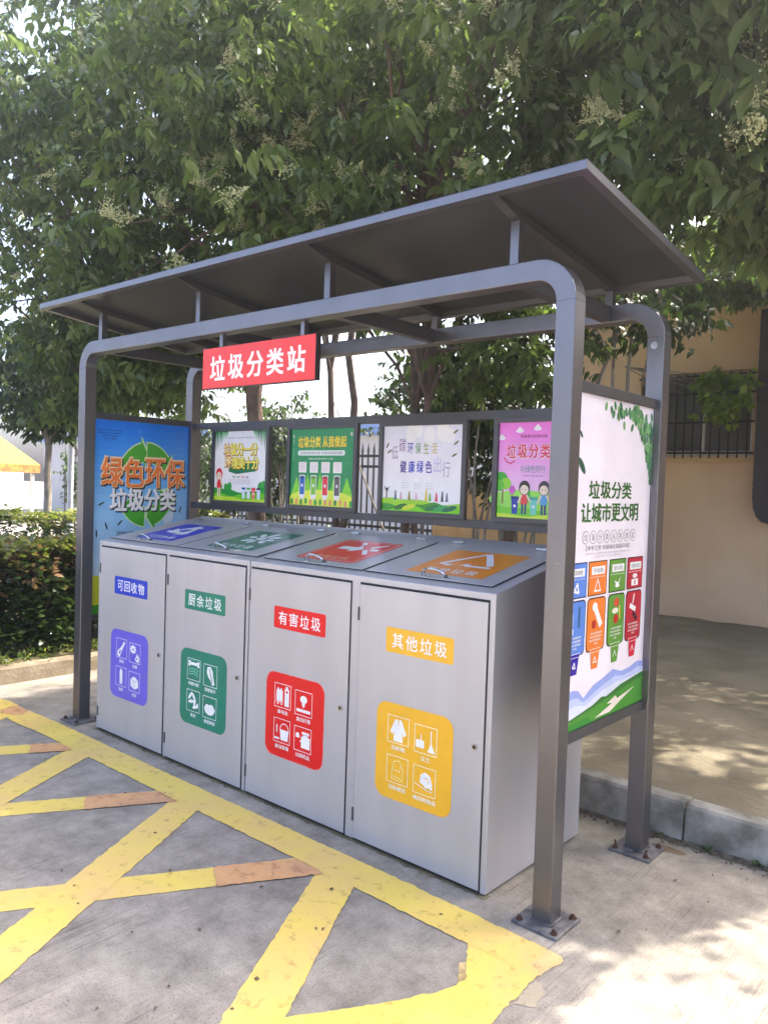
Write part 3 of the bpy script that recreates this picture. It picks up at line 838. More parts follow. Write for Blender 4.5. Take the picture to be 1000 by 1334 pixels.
def kid(p, x, y, hgt, hair, top, legs, l):
    """a plain printed child: legs, top, round face, hair"""
    s = hgt
    p.rect(x - .09 * s, y, x - .02 * s, y + .3 * s, legs, l); p.rect(x + .02 * s, y, x + .09 * s, y + .3 * s, legs, l)
    p.poly([(x - .12 * s, y + .3 * s), (x + .12 * s, y + .3 * s), (x + .10 * s, y + .6 * s), (x - .10 * s, y + .6 * s)], top, l)
    p.stroke([(x - .1 * s, y + .56 * s), (x - .2 * s, y + .36 * s)], .06 * s, (250, 214, 190), l)
    p.stroke([(x + .1 * s, y + .56 * s), (x + .2 * s, y + .40 * s)], .06 * s, (250, 214, 190), l)
    p.ell(x, y + .8 * s, .19 * s, .22 * s, hair, l + 1); p.ell(x, y + .74 * s, .145 * s, .145 * s, (252, 220, 198), l + 2)
    p.ell(x - .05 * s, y + .75 * s, .015 * s, .02 * s, (40, 30, 30), l + 3, 8); p.ell(x + .05 * s, y + .75 * s, .015 * s, .02 * s, (40, 30, 30), l + 3, 8)

def art1(p, w, h):
    vgrad(p, w, h, (226, 230, 252), (254, 250, 255), 10)
    for k in range(9):
        for s_ in (-1, 1):
            x = (k * 0.016) if s_ < 0 else w - k * 0.016
            ln = (0.13 - k * 0.012) + random.uniform(-.01, .02)
            p.poly([(x, h), (x + s_ * -0.016, h), (x + s_ * -0.008, h - ln)], random.choice([(24, 140, 60), (60, 170, 70), (12, 110, 50)]), 1)
    p.poly([(0.14, 0.27), (0.10, 0.33), (0.16, 0.20), (0.24, 0.185), (0.44, 0.205), (0.47, 0.22), (0.46, 0.28)], (14, 120, 80), 1)
    for row, (t, y) in enumerate((('垃圾分一分', 0.355), ('环境美十分', 0.262))):
        for i, ch in enumerate(t):
            x = 0.135 + i * 0.072 + row * 0.015
            p.text(ch, x + 0.003, y - 0.004, 0.074, 0.084, (120, 66, 20), 2, 0.055)
            p.text(ch, x, y, 0.072, 0.082, (250, 214, 60) if i else (244, 170, 130), 3, 0.045)
            p.text(ch, x, y, 0.064, 0.074, (255, 236, 130), 4, 0.0)
    p.text('垃圾分类人人有责 美好环境家家受益', w * .5, h - 0.045, 0.28, 0.010, (90, 96, 130), 2, 0.0)
    for i, c in enumerate(((60, 120, 70), (60, 120, 70), (226, 40, 60), (40, 40, 50))): p.text('分类', 0.215 + i * 0.047, 0.165, 0.03, 0.013, c, 2, 0.03)
    for k in range(3): p.text('保护环境从我做起共建美好家园', w * .5, 0.145 - k * .012, 0.22, 0.006, (170, 140, 160), 2, 0.0)
    hills(p, w, 0.075, 0.012, (30, 150, 50), 2, 1.2); hills(p, w, 0.048, 0.012, (110, 200, 30), 3, 2.6); hills(p, w, 0.022, 0.008, (190, 226, 60), 4, .4)
    for x, r in ((.06, .03), (.13, .02), (.17, .025), (.5, .03), (.53, .035)): p.ell(x, .085 + r * .5, r, r * 1.2, (40, 160, 60), 2)
    for i, c in enumerate(((24, 80, 170), (90, 180, 60), (226, 40, 60), (60, 50, 70))): mini_bin(p, 0.325 + i * 0.052, 0.02, 0.036, 0.075, (214, 226, 236) if i != 2 else (236, 120, 110), c, 5)
    kid(p, 0.055, 0.03, 0.19, (226, 30, 50), (226, 30, 50), (250, 214, 190), 5)

def art2(p, w, h):
    p.rect(0, 0, w, h, (20, 142, 84), 0)
    for i, ch in enumerate('垃圾分类从我做起'):
        x = 0.090 + i * 0.0515 + (0.012 if i > 3 else 0)
        p.text(ch, x + .002, h - 0.083, 0.047, 0.066, (190, 110, 10), 1, 0.03); p.text(ch, x, h - 0.081, 0.046, 0.065, (255, 228, 60), 2, 0.022)
    p.rrect(0.065, h - 0.166, 0.478, h - 0.134, 0.0155, (226, 250, 236), 1)
    p.text('垃圾混置是垃圾 垃圾分类是资源', 0.27, h - 0.150, 0.37, 0.017, (40, 90, 70), 2, 0.0)
    p.text('共建绿色 美好家园 环境保护 人人有责', 0.27, h - 0.186, 0.22, 0.011, (210, 240, 220), 1, 0.01)
    p.text('垃圾', 0.024, h - 0.045, 0.016, 0.02, WHT, 1, 0.03); p.text('环保', 0.527, h - 0.038, 0.018, 0.022, WHT, 1, 0.03)
    p.stroke([(.026, h - .065), (.026, h - .10)], .002, WHT, 1); p.stroke([(.024, h - .12), (.03, h - .15), (.022, h - .17), (.03, h - .20)], .002, (180, 230, 200), 1)
    for x, r, hh in ((.06, .055, .17), (.16, .04, .19), (.27, .035, .20), (.39, .04, .18), (.50, .055, .17)):
        p.poly([(x - r, .05), (x + r, .05), (x + r * .45, hh * .7), (x, hh + .01), (x - r * .45, hh * .7)], (130, 214, 50), 1)
    p.ell(w / 2, .045, w * .5, .055, (222, 240, 70), 2, a0=0, a1=180); p.rect(0, 0, w, .045, (222, 240, 70), 2)
    for k in range(13):
        x = .02 + k * .043; p.ell(x, .02 + random.uniform(0, .008), .012, .020, random.choice([(20, 150, 70), (40, 180, 80), (240, 150, 110), (20, 130, 60)]), 4, 10)
    for i, c in enumerate(((20, 100, 180), (120, 196, 60), (226, 44, 60), (94, 86, 92))):
        x = 0.112 + i * 0.102
        p.rrect(x - .036, .205, x + .036, .272, .004, (240, 248, 240), 2)
        for q_ in range(4): p.text('垃圾分类', x, .222 + q_ * .013, .048, .006, (220, 120, 130), 3, 0.0)
        p.rrect(x - .026, .055, x + .026, .19, .006, WHT, 3); p.rect(x - .021, .068, x + .021, .168, c, 5)
        p.poly([(x - .024, .168), (x + .024, .168), (x + .018, .184), (x - .018, .184)], tuple(int(v * .75) for v in c), 5)
        p.ell(x, .125, .009, .011, WHT, 6, 8); p.rect(x - .02, .04, x + .02, .055, (246, 248, 230), 5)

def art3(p, w, h):
    vgrad(p, w, h, (220, 222, 246), (255, 242, 250), 12)
    for x, y, r in ((.2, .43, .05), (.25, .45, .04), (.33, .42, .05), (.42, .44, .055), (.47, .42, .04)): p.ell(x, y, r * .8, r, (238, 236, 250), 1)
    cols = [(150, 120, 160), (140, 100, 150), (50, 60, 170), (70, 140, 60), (150, 170, 60), (200, 180, 60)]
    for i, ch in enumerate('低碳环保生活'):
        dy = (-.022, .018, 0, 0, 0, 0)[i]
        sz = (.064, .064, .05, .05, .05, .05)[i]
        p.text(ch, 0.085 + i * 0.056, .352 + dy, sz * .75, sz * 1.2, cols[i], 2, 0.006 if i > 1 else -0.012)
    cols = [(60, 50, 140), (40, 60, 190), (40, 60, 190), (90, 70, 170), (190, 190, 226), (160, 160, 190)]
    for i, ch in enumerate('健康绿色出行'):
        dy = (0, 0, 0, 0, .012, -.012)[i]
        p.text(ch, 0.150 + i * 0.060, .250 + dy, .044 if i < 4 else .05, .066 if i < 4 else .085, cols[i], 2, 0.02 if i < 4 else -0.012)
    for k in range(3):
        for j in range(3): p.text('绿色出行', .17 + j * .085, .158 - k * .013, .055, .006, (180, 170, 190), 2, 0)
    for x, y, r_ in ((.03, .37, .5), (.045, .335, 1), (.50, .315, 1.1), (.51, .38, .9), (.505, .44, 1)):
        p.ell(x, y, .006, .02, (110, 110, 80), 2, 8, rot=-r_)
    hills(p, w, .060, .012, (150, 210, 40), 2, .4, f=1.6); hills(p, w, .038, .014, (50, 150, 40), 3, 2.6, f=2.6); hills(p, w, .018, .012, (120, 210, 30), 4, 4.4, f=3)
    for x0_, c in ((.36, (20, 120, 70)), (.42, (40, 160, 90)), (.48, (10, 110, 80)), (.14, (30, 110, 40)), (.2, (200, 220, 50))):
        p.ell(x0_, .025, .05, .014, c, 5, rot=.25)
    for x, c in ((.10, (70, 110, 130)), (.14, (200, 170, 170)), (.20, (150, 140, 60)), (.25, (220, 180, 180)), (.32, (220, 200, 70)), (.345, (120, 190, 80)), (.39, (220, 70, 90)), (.43, (90, 100, 110)), (.46, (110, 120, 140))):
        hh = random.uniform(.04, .065); p.poly([(x - .010, .062), (x + .010, .062), (x + .004, .062 + hh), (x - .004, .062 + hh)], c, 3)
    p.ell(.034, .118, .010, .013, (60, 50, 50), 3); p.stroke([(.034, .11), (.034, .075)], .012, (150, 140, 150), 3); p.stroke([(.018, .135), (.034, .10), (.052, .135)], .005, (120, 110, 110), 3)

def art4(p, w, h):
    vgrad(p, w, h, (250, 120, 214), (252, 226, 240), 14)
    for x, y in ((.015, .40), (.12, .435), (.22, .445), (.42, .43)): p.ell(x, y, .022, .010, WHT, 1); p.ell(x, y + .008, .011, .012, WHT, 1)
    p.text('积极参与垃圾分类', .20, .408, .15, .018, (150, 60, 110), 2, 0.01)
    for i, ch in enumerate('垃圾分类'):
        p.text(ch, .075 + i * .064, .335, .052, .070, (214, 40, 70) if i else (220, 60, 90), 3, 0.02)
        p.text(ch, .077 + i * .064, .333, .056, .074, (255, 214, 226), 2, 0.05)
    p.stroke([(.035, .30), (.05, .28), (.075, .272), (.095, .285)], .006, (206, 50, 80), 2)
    p.text('与绿色同行', .20, .245, .14, .036, (60, 150, 140), 2, 0.0); p.text('让我们行动起来 保护环境', .20, .212, .11, .008, (90, 90, 120), 2, 0)
    mini_bin(p, .32, .29, .04, .075, (120, 206, 180), (60, 150, 120), 2)
    p.ell(.15, .09, .20, .05, (150, 224, 90), 1); p.rect(0, 0, w, .09, (150, 224, 90), 1); hills(p, w, .045, .01, (110, 206, 50), 2, 1.0); hills(p, w, .02, .008, (206, 236, 70), 3, 3)
    p.rect(.028, .07, .036, .16, (130, 80, 60), 3)
    for x, y, r, c in ((.02, .19, .04, (60, 170, 50)), (.05, .17, .03, (140, 210, 50)), (.01, .16, .03, (90, 190, 60))): p.ell(x, y, r, r, c, 4)
    p.rect(.086, .07, .090, .13, (130, 80, 60), 3); p.ell(.088, .14, .018, .022, (206, 90, 190), 4)
    p.poly([(.165, .08), (.20, .08), (.183, .17)], (60, 180, 70), 3)
    mini_bin(p, .105, .02, .04, .088, (24, 60, 170), (20, 40, 120), 5); mini_bin(p, .212, .02, .04, .088, (110, 206, 190), (70, 170, 150), 5)
    kid(p, .158, .02, .165, (40, 26, 34), (226, 70, 80), (60, 70, 120), 5); kid(p, .268, .02, .165, (60, 44, 60), (80, 160, 214), (50, 60, 110), 5)
    kid(p, .38, .02, .165, (60, 40, 30), (240, 200, 70), (80, 70, 110), 5); mini_bin(p, .46, .02, .04, .088, (226, 60, 70), (160, 30, 40), 5)

poster('framed poster with yellow block characters and four little bins, by the left panel', -3.180, art1)
poster('green framed poster with yellow heading and four coloured bins in a row', -2.393, art2)
poster('pale lilac framed poster with blue and yellow-green characters above green hills', -1.610, art3)
poster('pink framed poster with red characters and cartoon children beside small bins', -0.832, art4)

# ------------------------------------------------------------------ side panels
def panel_frame(root, xa, xb):
    for z in (2.005, 0.660):
        MB().box(xa, xb, YF + S, YK, z, z + 0.04, M_FRM).build('panel_rail', root, bevel=0.002)
pn = thing('display_panel', 'tall white display panel with green heading and four coloured bin cards on the right side', 'display panel', (-0.045, 0.455, 0.66), 'side display panels of the shelter')
panel_frame(pn, -0.066, -0.022)
MB().box(-0.050, -0.036, YF + S + 0.0005, YK - 0.0005, 0.7005, 2.0045, M_FRM).build('panel_board', pn)
p = Print((-0.0357, 0.0, 0.0), (0, 1, 0), (0, 0, 1), rough=0.22)
ya, yb = YF + S + .001, YK - .001
p.rect(ya, .7015, yb, 2.0035, (236, 228, 236), 0)
def grn(): return random.choice([(70, 126, 78), (96, 154, 92), (58, 110, 76), (120, 172, 108), (80, 138, 96)])
for k in range(150):      # creeper hanging in the corner
    t = random.random()
    yy = yb - abs(random.gauss(0, 0.16)); dz = abs(random.gauss(0, .03)) + max(0, 0.30 * (1 - (yb - yy) / 0.16)) * random.random() ** .8
    yy = min(max(yy, yb - .47), yb - 0.012); zz = max(1.45, 1.985 - dz)
    p.ell(yy, zz, .012, .020, grn(), 1 + (k % 5), 8, rot=random.uniform(-.7, .7))
for (yy, zz, s_) in ((.155, 1.845, .7), (.13, 1.775, .5), (.17, 1.725, 1.6)): p.ell(yy, zz, .026 * s_, .010 * s_, (36, 84, 66), 1, 10, rot=-.8)
GD = (52, 104, 44)
for i, ch in enumerate('垃圾分类'): p.text(ch, .282 + i * .1, 1.636, .090, .068, GD, 2, 0.03)
for i, ch in enumerate('让城市更文明'): p.text(ch, .220 + i * .0885, 1.545, .082, .072, GD, 2, 0.03)
for i, ch in enumerate('垃圾分类从我做起'):
    yy = .225 + i * .0622
    p.ell(yy, 1.448, .029, .026, (120, 130, 120), 1, 22); p.ell(yy, 1.448, .0262, .0235, (236, 228, 236), 2, 22); p.text(ch, yy, 1.448, .030, .027, (110, 122, 112), 3, 0.0)
p.text('【举手之劳 共建美好家园环境】', .43, 1.405, .40, .020, (110, 110, 120), 1, 0.0)
p.text('保护环境人人有责 垃圾分类从我做起 共建美好家园', .43, 1.383, .40, .008, (170, 165, 175), 1, 0.0); p.text('让城市更文明让生活更美好', .43, 1.370, .24, .007, (176, 170, 180), 1, 0.0)
CARD = [(.085, .248, (92, 134, 214), (46, 26, 156), '可回收物', 'r'), (.262, .424, (232, 126, 50), (232, 126, 50), '干垃圾', 't'), (.446, .606, (96, 150, 56), (96, 150, 56), '湿垃圾', 'k'), (.620, .780, (180, 32, 52), (200, 34, 58), '有害垃圾', 'h')]
for y0, y1, c, cb, nm, sy in CARD:
    dk = tuple(int(v * .35) for v in c); cy = (y0 + y1) / 2
    p.rect(y0, 1.214, y1, 1.352, dk, 1); p.rect(y0 + .005, 1.218, y1 - .005, 1.348, c, 2)
    p.rect(y0 + .025, 1.298, y1 - .02, 1.330, WHT, 3); p.text(nm, cy, 1.314, .085, .018, (80, 80, 90), 4, 0.0)
    for q_ in range(9): p.rect(y0 + .014 + q_ * .015, 1.287, y0 + .022 + q_ * .015, 1.290, (240, 236, 230), 3)
    if sy == 'r': sym_recycle(p, cy, 1.250, .026, WHT, 3)
    elif sy == 't': p.stroke([(cy - .026, 1.232), (cy, 1.278), (cy + .026, 1.232)], .006, WHT, 3, True)
    elif sy == 'k': p.poly([(cy - .03, 1.262), (cy + .002, 1.232), (cy + .034, 1.278), (cy + .006, 1.252)], WHT, 3); p.ell(cy, 1.240, .02, .008, WHT, 3)
    else: p.rect(cy - .034, 1.228, cy + .034, 1.256, WHT, 3); p.ell(cy, 1.270, .024, .010, (240, 226, 226), 3); p.rect(cy - .006, 1.232, cy + .006, 1.250, c, 4)
    p.rrect(y0, .990, y1, 1.206, .022, dk, 1); p.rrect(y0 + .005, .995, y1 - .005, 1.201, .020, c, 2)
    if nm == '可回收物':
        p.rect(cy - .045, 1.11, cy - .02, 1.16, (190, 206, 236), 3); p.rect(cy - .05, 1.075, cy - .015, 1.10, (206, 216, 240), 3); p.rect(cy + .02, 1.10, cy + .038, 1.18, (60, 96, 140), 3)
    elif nm == '干垃圾':
        p.ell(cy - .015, 1.168, .022, .018, WHT, 3); p.stroke([(cy - .005, 1.155), (cy + .035, 1.10)], .03, WHT, 3); p.ell(cy - .02, 1.098, .02, .018, (176, 50, 30), 3)
    elif nm == '湿垃圾':
        p.ell(cy, 1.17, .024, .020, (206, 80, 50), 3); p.ell(cy - .01, 1.135, .03, .012, (226, 226, 206), 3); p.ell(cy, 1.10, .024, .020, (190, 50, 40), 3); p.stroke([(cy + .03, 1.15), (cy + .035, 1.10)], .008, (240, 206, 80), 3)
    else:
        p.stroke([(cy, 1.185), (cy - .01, 1.155)], .012, (236, 206, 206), 3); p.stroke([(cy - .03, 1.14), (cy + .01, 1.125)], .022, WHT, 3); p.stroke([(cy + .0, 1.105), (cy + .026, 1.085)], .02, (60, 30, 40), 3)
    for q_ in range(4): p.text('垃圾分类投放要求' if q_ < 3 else '分类', cy + random.uniform(-.006, .006), 1.062 - q_ * .014, .10 if q_ < 3 else .03, .009, (244, 240, 226), 3, 0.01)
    p.poly([(cy - .028, .918), (cy + .024, .918), (cy + .040, .988), (cy - .036, .988)], cb, 3); p.rect(cy - .045, .984, cy + .046, 1.000, WHT, 4); p.rect(cy - .042, .986, cy + .043, .998, cb, 5)
    if sy == 'r': sym_recycle(p, cy, .952, .016, WHT, 4)
    else: p.stroke([(cy - .014, .944), (cy, .966), (cy + .014, .944)], .004, WHT, 4, sy == 't')
def ridge(c, l, pts): p.poly([(ya, .7015)] + pts + [(yb, .7015)], c, l)
ridge((150, 166, 226), 1, [(ya, .835), (.16, .858), (.21, .850), (.26, .812), (.34, .85), (.44, .868), (.52, .888), (.60, .868), (.68, .872), (.76, .888), (yb, .880)])
ridge((186, 198, 238), 2, [(ya, .80), (.15, .825), (.20, .825), (.26, .795), (.36, .822), (.46, .842), (.54, .856), (.62, .846), (.70, .85), (.78, .862), (yb, .855)])
ridge((214, 220, 244), 3, [(ya, .775), (.18, .795), (.28, .78), (.42, .815), (.56, .83), (.70, .828), (yb, .84)])
ridge((44, 110, 46), 4, [(ya, .738), (.20, .752), (.34, .770), (.42, .790), (.46, .784), (.54, .800), (.60, .812), (.70, .822), (yb, .834)])
ridge((62, 140, 44), 5, [(ya, .730), (.22, .745), (.40, .765), (.60, .79), (yb, .815)])
p.poly([(.36, .712), (.52, .745), (.47, .752), (.55, .772), (.57, .757), (.74, .780), (.60, .742), (.50, .712)], (226, 216, 206), 6)
p.poly([(ya, .7015), (.34, .7015), (.30, .73), (ya, .722)], (30, 130, 40), 6)
p.build('panel_print', pn)

pl = thing('display_panel', 'blue display panel with orange and white characters over a green ring, left side', 'display panel', (-3.51, 0.455, 0.66), 'side display panels of the shelter')
panel_frame(pl, -3.532, -3.488)
MB().box(-3.520, -3.506, YF + S + .0005, YK - .0005, .7005, 2.0045, print_mat((120, 150, 210))).build('panel_board', pl)
# seen from inside the shelter: x axis runs front -> back
p = Print((-3.5057, 0, 0), (0, 1, 0), (0, 0, 1), rough=0.25)
n = 26
for k in range(n):
    t = k / (n - 1); z = .7015 + (2.0035 - .7015) * k / n; z2 = .7015 + (2.0035 - .7015) * (k + 1) / n
    c0, c1 = ((226, 232, 252), (130, 190, 252)) if t < .6 else ((130, 190, 252), (16, 122, 255))
    u = t / .6 if t < .6 else (t - .6) / .4
    p.rect(ya, z, yb, z2, tuple(int(c0[i] + (c1[i] - c0[i]) * u) for i in range(3)), 0)
CX, CZ = .49, 1.575
def ring_arc(a0, a1, r0, r1, c, l, sx=.80, sz=1.0, head=0):
    pts = [(CX + sx * r1 * math.cos(math.radians(a0 + (a1 - a0) * k / 14)), CZ + sz * r1 * math.sin(math.radians(a0 + (a1 - a0) * k / 14))) for k in range(15)]
    if head:
        for r_, da in ((r1 + .045, 0), ((r0 + r1) / 2, head), (r0 - .045, 0)):
            a = math.radians(a1 + da); pts.append((CX + sx * r_ * math.cos(a), CZ + sz * r_ * math.sin(a)))
    pts += [(CX + sx * r0 * math.cos(math.radians(a1 + (a0 - a1) * k / 14)), CZ + sz * r0 * math.sin(math.radians(a1 + (a0 - a1) * k / 14))) for k in range(15)]
    p.poly(pts, c, l)
for a0, a1, hd in ((160, 100, -14), (92, 40, -16), (-60, -20, 16), (-150, -92, 0), (-35, -75, -18)):
    ring_arc(a0, a1, .155, .300, (196, 226, 170), 1, head=hd); 
for a0, a1, hd in ((158, 102, -11), (90, 42, -13), (-58, -22, 13), (-148, -94, 0), (-37, -73, -15)):
    ring_arc(a0, a1, .162, .290, (70, 168, 42), 2, head=hd)
for i, ch in enumerate('绿色环保'):
    x = .225 + i * .165
    p.text(ch, x + .008, 1.648, .160, .205, (66, 34, 20), 3, 0.05); p.text(ch, x, 1.660, .158, .205, (255, 206, 160), 4, 0.045); p.text(ch, x, 1.655, .150, .195, (244, 122, 48), 5, 0.018)
for i, ch in enumerate('垃圾分类'):
    x = .275 + i * .130
    p.text(ch, x + .008, 1.460, .122, .150, (40, 50, 60), 3, 0.05); p.text(ch, x, 1.470, .120, .150, (248, 248, 250), 4, 0.035)
for k, wd in enumerate((.17, .17, .12, .09)): p.text('保护环境 从我做起', .205, 1.935 - k * .019, wd, .010, (24, 50, 120), 1, 0.01)
p.text('【垃圾分类 举手之劳】', .40, 1.235, .26, .034, (40, 50, 70), 1, 0.02)
for x, z, r_ in ((.15, 1.44, .5), (.19, 1.29, -1.2), (.29, 1.31, .8), (.70, 1.42, 1.2), (.77, 1.40, 1.3), (.12, 1.24, 1.6), (.66, 1.30, .3)): p.ell(x, z, .028, .006, (40, 56, 60), 1, 8, rot=r_)
p.poly([(.62, 1.36), (.72, 1.40), (.70, 1.31), (.64, 1.29)], (206, 222, 240), 1)
hills(p, .01, 0, 0, (0, 0, 0), 1, 0) if False else None
p.ell(.25, .78, .20, .14, (60, 150, 40), 1); p.ell(.12, .86, .07, .10, (200, 206, 40), 2); p.ell(.55, .74, .26, .10, (40, 130, 40), 1)
p.build('panel_print', pl)

# ------------------------------------------------------------------ vegetation
def leaf_template(L, W, fold=0.25, droop=0.25):
    """one leaf pointing along +x, blade facing +z: 8 verts, 6 faces"""
    ts = [0.0, 0.30, 0.66, 1.0]; ws = [0, 0.5, 0.40, 0]
    z = [0, -0.02, -0.10 * droop * 4 * .5, -droop]
    v = [(0, 0, 0), (L * .30, 0, z[1] * L), (L * .66, 0, z[2] * L), (L, 0, z[3] * L)]
    for k in (1, 2):
        for s in (1, -1):
            v.append((L * ts[k], s * W * ws[k], z[k] * L + fold * W * ws[k]))
    # idx: 4=k1 left,5=k1 right,6=k2 left,7=k2 right
    f4 = [(1, 2, 6, 4), (1, 5, 7, 2)]
    f3 = [(0, 1, 4), (0, 5, 1), (2, 3, 6), (2, 7, 3)]
    return np.array(v), f4, f3

def rotm(yaw, pitch, roll):
    cy, sy, cp, sp, cr, sr = np.cos(yaw), np.sin(yaw), np.cos(pitch), np.sin(pitch), np.cos(roll), np.sin(roll)
    Z = np.zeros_like(yaw); O = np.ones_like(yaw)
    Rz = np.stack([np.stack([cy, -sy, Z], -1), np.stack([sy, cy, Z], -1), np.stack([Z, Z, O], -1)], -2)
    Ry = np.stack([np.stack([cp, Z, sp], -1), np.stack([Z, O, Z], -1), np.stack([-sp, Z, cp], -1)], -2)
    Rx = np.stack([np.stack([O, Z, Z], -1), np.stack([Z, cr, -sr], -1), np.stack([Z, sr, cr], -1)], -2)
    return Rz @ Ry @ Rx

def leaves_mesh(name, pos, yaw, pitch, roll, size, tint, m, parent, L=0.1, W=0.042, fold=0.25, droop=0.25, ms=None, midx=None):
    v, f4, f3 = leaf_template(L, W, fold, droop)
    n = len(pos)
    R = rotm(yaw, pitch, roll)
    V = (np.einsum('nij,kj->nki', R, v) * size[:, None, None] + pos[:, None, :]).reshape(-1, 3)
    base = np.arange(n) * len(v)
    q = (base[:, None, None] + np.array(f4)[None]).reshape(-1, 4)
    t = (base[:, None, None] + np.array(f3)[None]).reshape(-1, 3)
    me = bpy.data.meshes.new(name)
    me.vertices.add(len(V)); me.vertices.foreach_set('co', V.ravel())
    loops = np.concatenate([q.ravel(), t.ravel()])
    me.loops.add(len(loops)); me.loops.foreach_set('vertex_index', loops)
    nq, nt_ = len(q), len(t)
    me.polygons.add(nq + nt_)
    me.polygons.foreach_set('loop_start', np.concatenate([np.arange(nq) * 4, nq * 4 + np.arange(nt_) * 3]))
    me.polygons.foreach_set('loop_total', np.concatenate([np.full(nq, 4), np.full(nt_, 3)]))
    me.polygons.foreach_set('use_smooth', np.ones(nq + nt_, bool))
    for x in (ms or [m]): me.materials.append(x)
    if midx is not None:
        me.polygons.foreach_set('material_index', np.concatenate([np.repeat(midx, 2), np.repeat(midx, 4)]).astype(np.int32))
    a = me.attributes.new('tint', 'FLOAT', 'POINT')
    a.data.foreach_set('value', np.repeat(tint, len(v)).astype(np.float32))
    me.update(calc_edges=True); me.validate()
    return link(name, me, parent)

SDN = np.array(SD)
def shadow_xy(P):
    k = P[:, 2] / SDN[2]
    return P[:, :2] - SDN[None, :2] * k[:, None]
def keep_light(P):
    """gaps cut in foliage: sunlight reaches the ground to the right of the shelter"""
    s = shadow_xy(P)
    x, y = s[:, 0], s[:, 1]
    edge = np.where(y > -0.1, 0.224 + 0.40 * (y - 0.062), 0.16)
    lit = (x > edge) & (y > -1.3) & (y < 0.95) & (x < 1.35)
    dap = (x > -0.5) & (y >= 1.45) & (y < 2.25)
    left = (x > -5.7) & (x < -4.33) & (y > -0.5) & (y < 1.5)
    r = RNG.random(len(P))
    return ~((lit & (r > 0.012)) | (dap & (r > 0.28)) | (left & (r > 0.03)))

def keep_light2(P):
    s = shadow_xy(P); x, y = s[:, 0], s[:, 1]
    edge = np.where(y > -0.1, 0.224 + 0.40 * (y - 0.062), 0.16)
    lit = (x > edge + .03) & (y > -1.3) & (y < 0.95) & (x < 1.35)
    left = (x > -5.6) & (x < -4.38) & (y > -0.45) & (y < 1.45)
    return ~((lit | left) & (RNG.random(len(P)) > 0.30))

def in_shelter(P):
    x, y, z = P.T
    hit = (x > -3.95) & (x < 0.40) & (y > -1.5) & (y < 1.35) & (z < 2.92)
    # nothing right in front of the lens or between it and the shelter
    d = P - np.array(CAM)
    dep = d @ np.array(cF)
    near = (np.linalg.norm(d, axis=1) < 3.0)
    front = (y < 0.35) & (x > -4.4)
    return hit | near | front

def twigs(centres, per=13, spread=0.17, dirs=None, droop=(0.35, 0.95)):
    """leaf pairs set along short drooping shoots"""
    n = len(centres)
    az = RNG.uniform(0, 2 * np.pi, n) if dirs is None else dirs
    el = RNG.uniform(-0.5, 0.6, n)
    D = np.stack([np.cos(az) * np.cos(el), np.sin(az) * np.cos(el), np.sin(el)], -1)
    t = np.tile(np.linspace(-1, 1, per), (n, 1)) + RNG.normal(0, .08, (n, per))
    P = centres[:, None, :] + D[:, None, :] * (t * spread)[..., None] + RNG.normal(0, .018, (n, per, 3))
    side = np.where(np.arange(per) % 2 == 0, 1.0, -1.0)[None, :]
    yaw = az[:, None] + side * RNG.uniform(0.5, 1.25, (n, per)) * np.where(t > .75, .35, 1)
    pitch = RNG.uniform(droop[0], droop[1], (n, per)) - np.where(t > .7, .25, 0)
    roll = RNG.normal(0, .45, (n, per))
    tip = np.clip((t - .2) * .45, 0, .5)
    ctint = np.clip(RNG.beta(1.6, 3.0, n), 0, 1)[:, None]
    tint = np.clip(ctint * .7 + tip * RNG.uniform(0, 1, (n, 1)) + RNG.normal(0, .07, (n, per)), 0, 1)
    return P.reshape(-1, 3), yaw.ravel(), pitch.ravel(), roll.ravel(), tint.ravel(), D

def crown_points(c, r, n, clump=0.55):
    """points in an ellipsoid gathered into boughs, denser near the outside"""
    nb = max(6, int(n / 26))
    b = RNG.normal(0, 1, (nb, 3)); b /= np.linalg.norm(b, axis=1)[:, None]
    b *= (RNG.uniform(0.25, 1.0, nb) ** 0.5)[:, None]
    k = RNG.integers(0, nb, n)
    p = b[k] + RNG.normal(0, 0.17, (n, 3)) * np.array([1.15, 1.15, 0.75])
    m = RNG.random(n) > clump
    q = RNG.normal(0, 1, (n, 3)); q /= np.linalg.norm(q, axis=1)[:, None]; q *= (RNG.random(n) ** (1 / 2.4))[:, None]
    p = np.where(m[:, None], q, p)
    return np.array(c)[None] + p * np.array(r)[None], np.array(c)[None] + b * np.array(r)[None]

_berry = None
def berry_mesh():
    """a loose pyramidal panicle of small round berries on fine stalks"""
    global _berry
    if _berry: return _berry
    mb = MB()
    top = Vector((0, 0, 0.085))
    mb.tube([(0, 0, -0.12), (0, 0, 0.08)], 0.0022, M_BERRY, 4, False)
    for k in range(95):
        t = random.random()
        rr = (1 - t) ** .8 * 0.085 * random.uniform(.35, 1.0); a = random.uniform(0, 6.283)
        c = Vector((rr * math.cos(a), rr * math.sin(a), -0.075 + t * 0.165 - rr * .25))
        if k % 4 == 0: mb.tube([(0, 0, c.z + rr * .1 - .02), tuple(c)], 0.0013, M_BERRY, 3, False)
        r = random.uniform(0.0048, 0.0074)
        vs = [c + Vector(d) * r for d in ((1, 0, 0), (-1, 0, 0), (0, 1, 0), (0, -1, 0), (0, 0, 1), (0, 0, -1))]
        mb.add(vs, [(0, 2, 4), (2, 1, 4), (1, 3, 4), (3, 0, 4), (2, 0, 5), (1, 2, 5), (3, 1, 5), (0, 3, 5)], M_BERRY)
    o = mb.build('berry_cluster', smooth=True)
    _berry = o.data
    bpy.data.objects.remove(o)
    return _berry

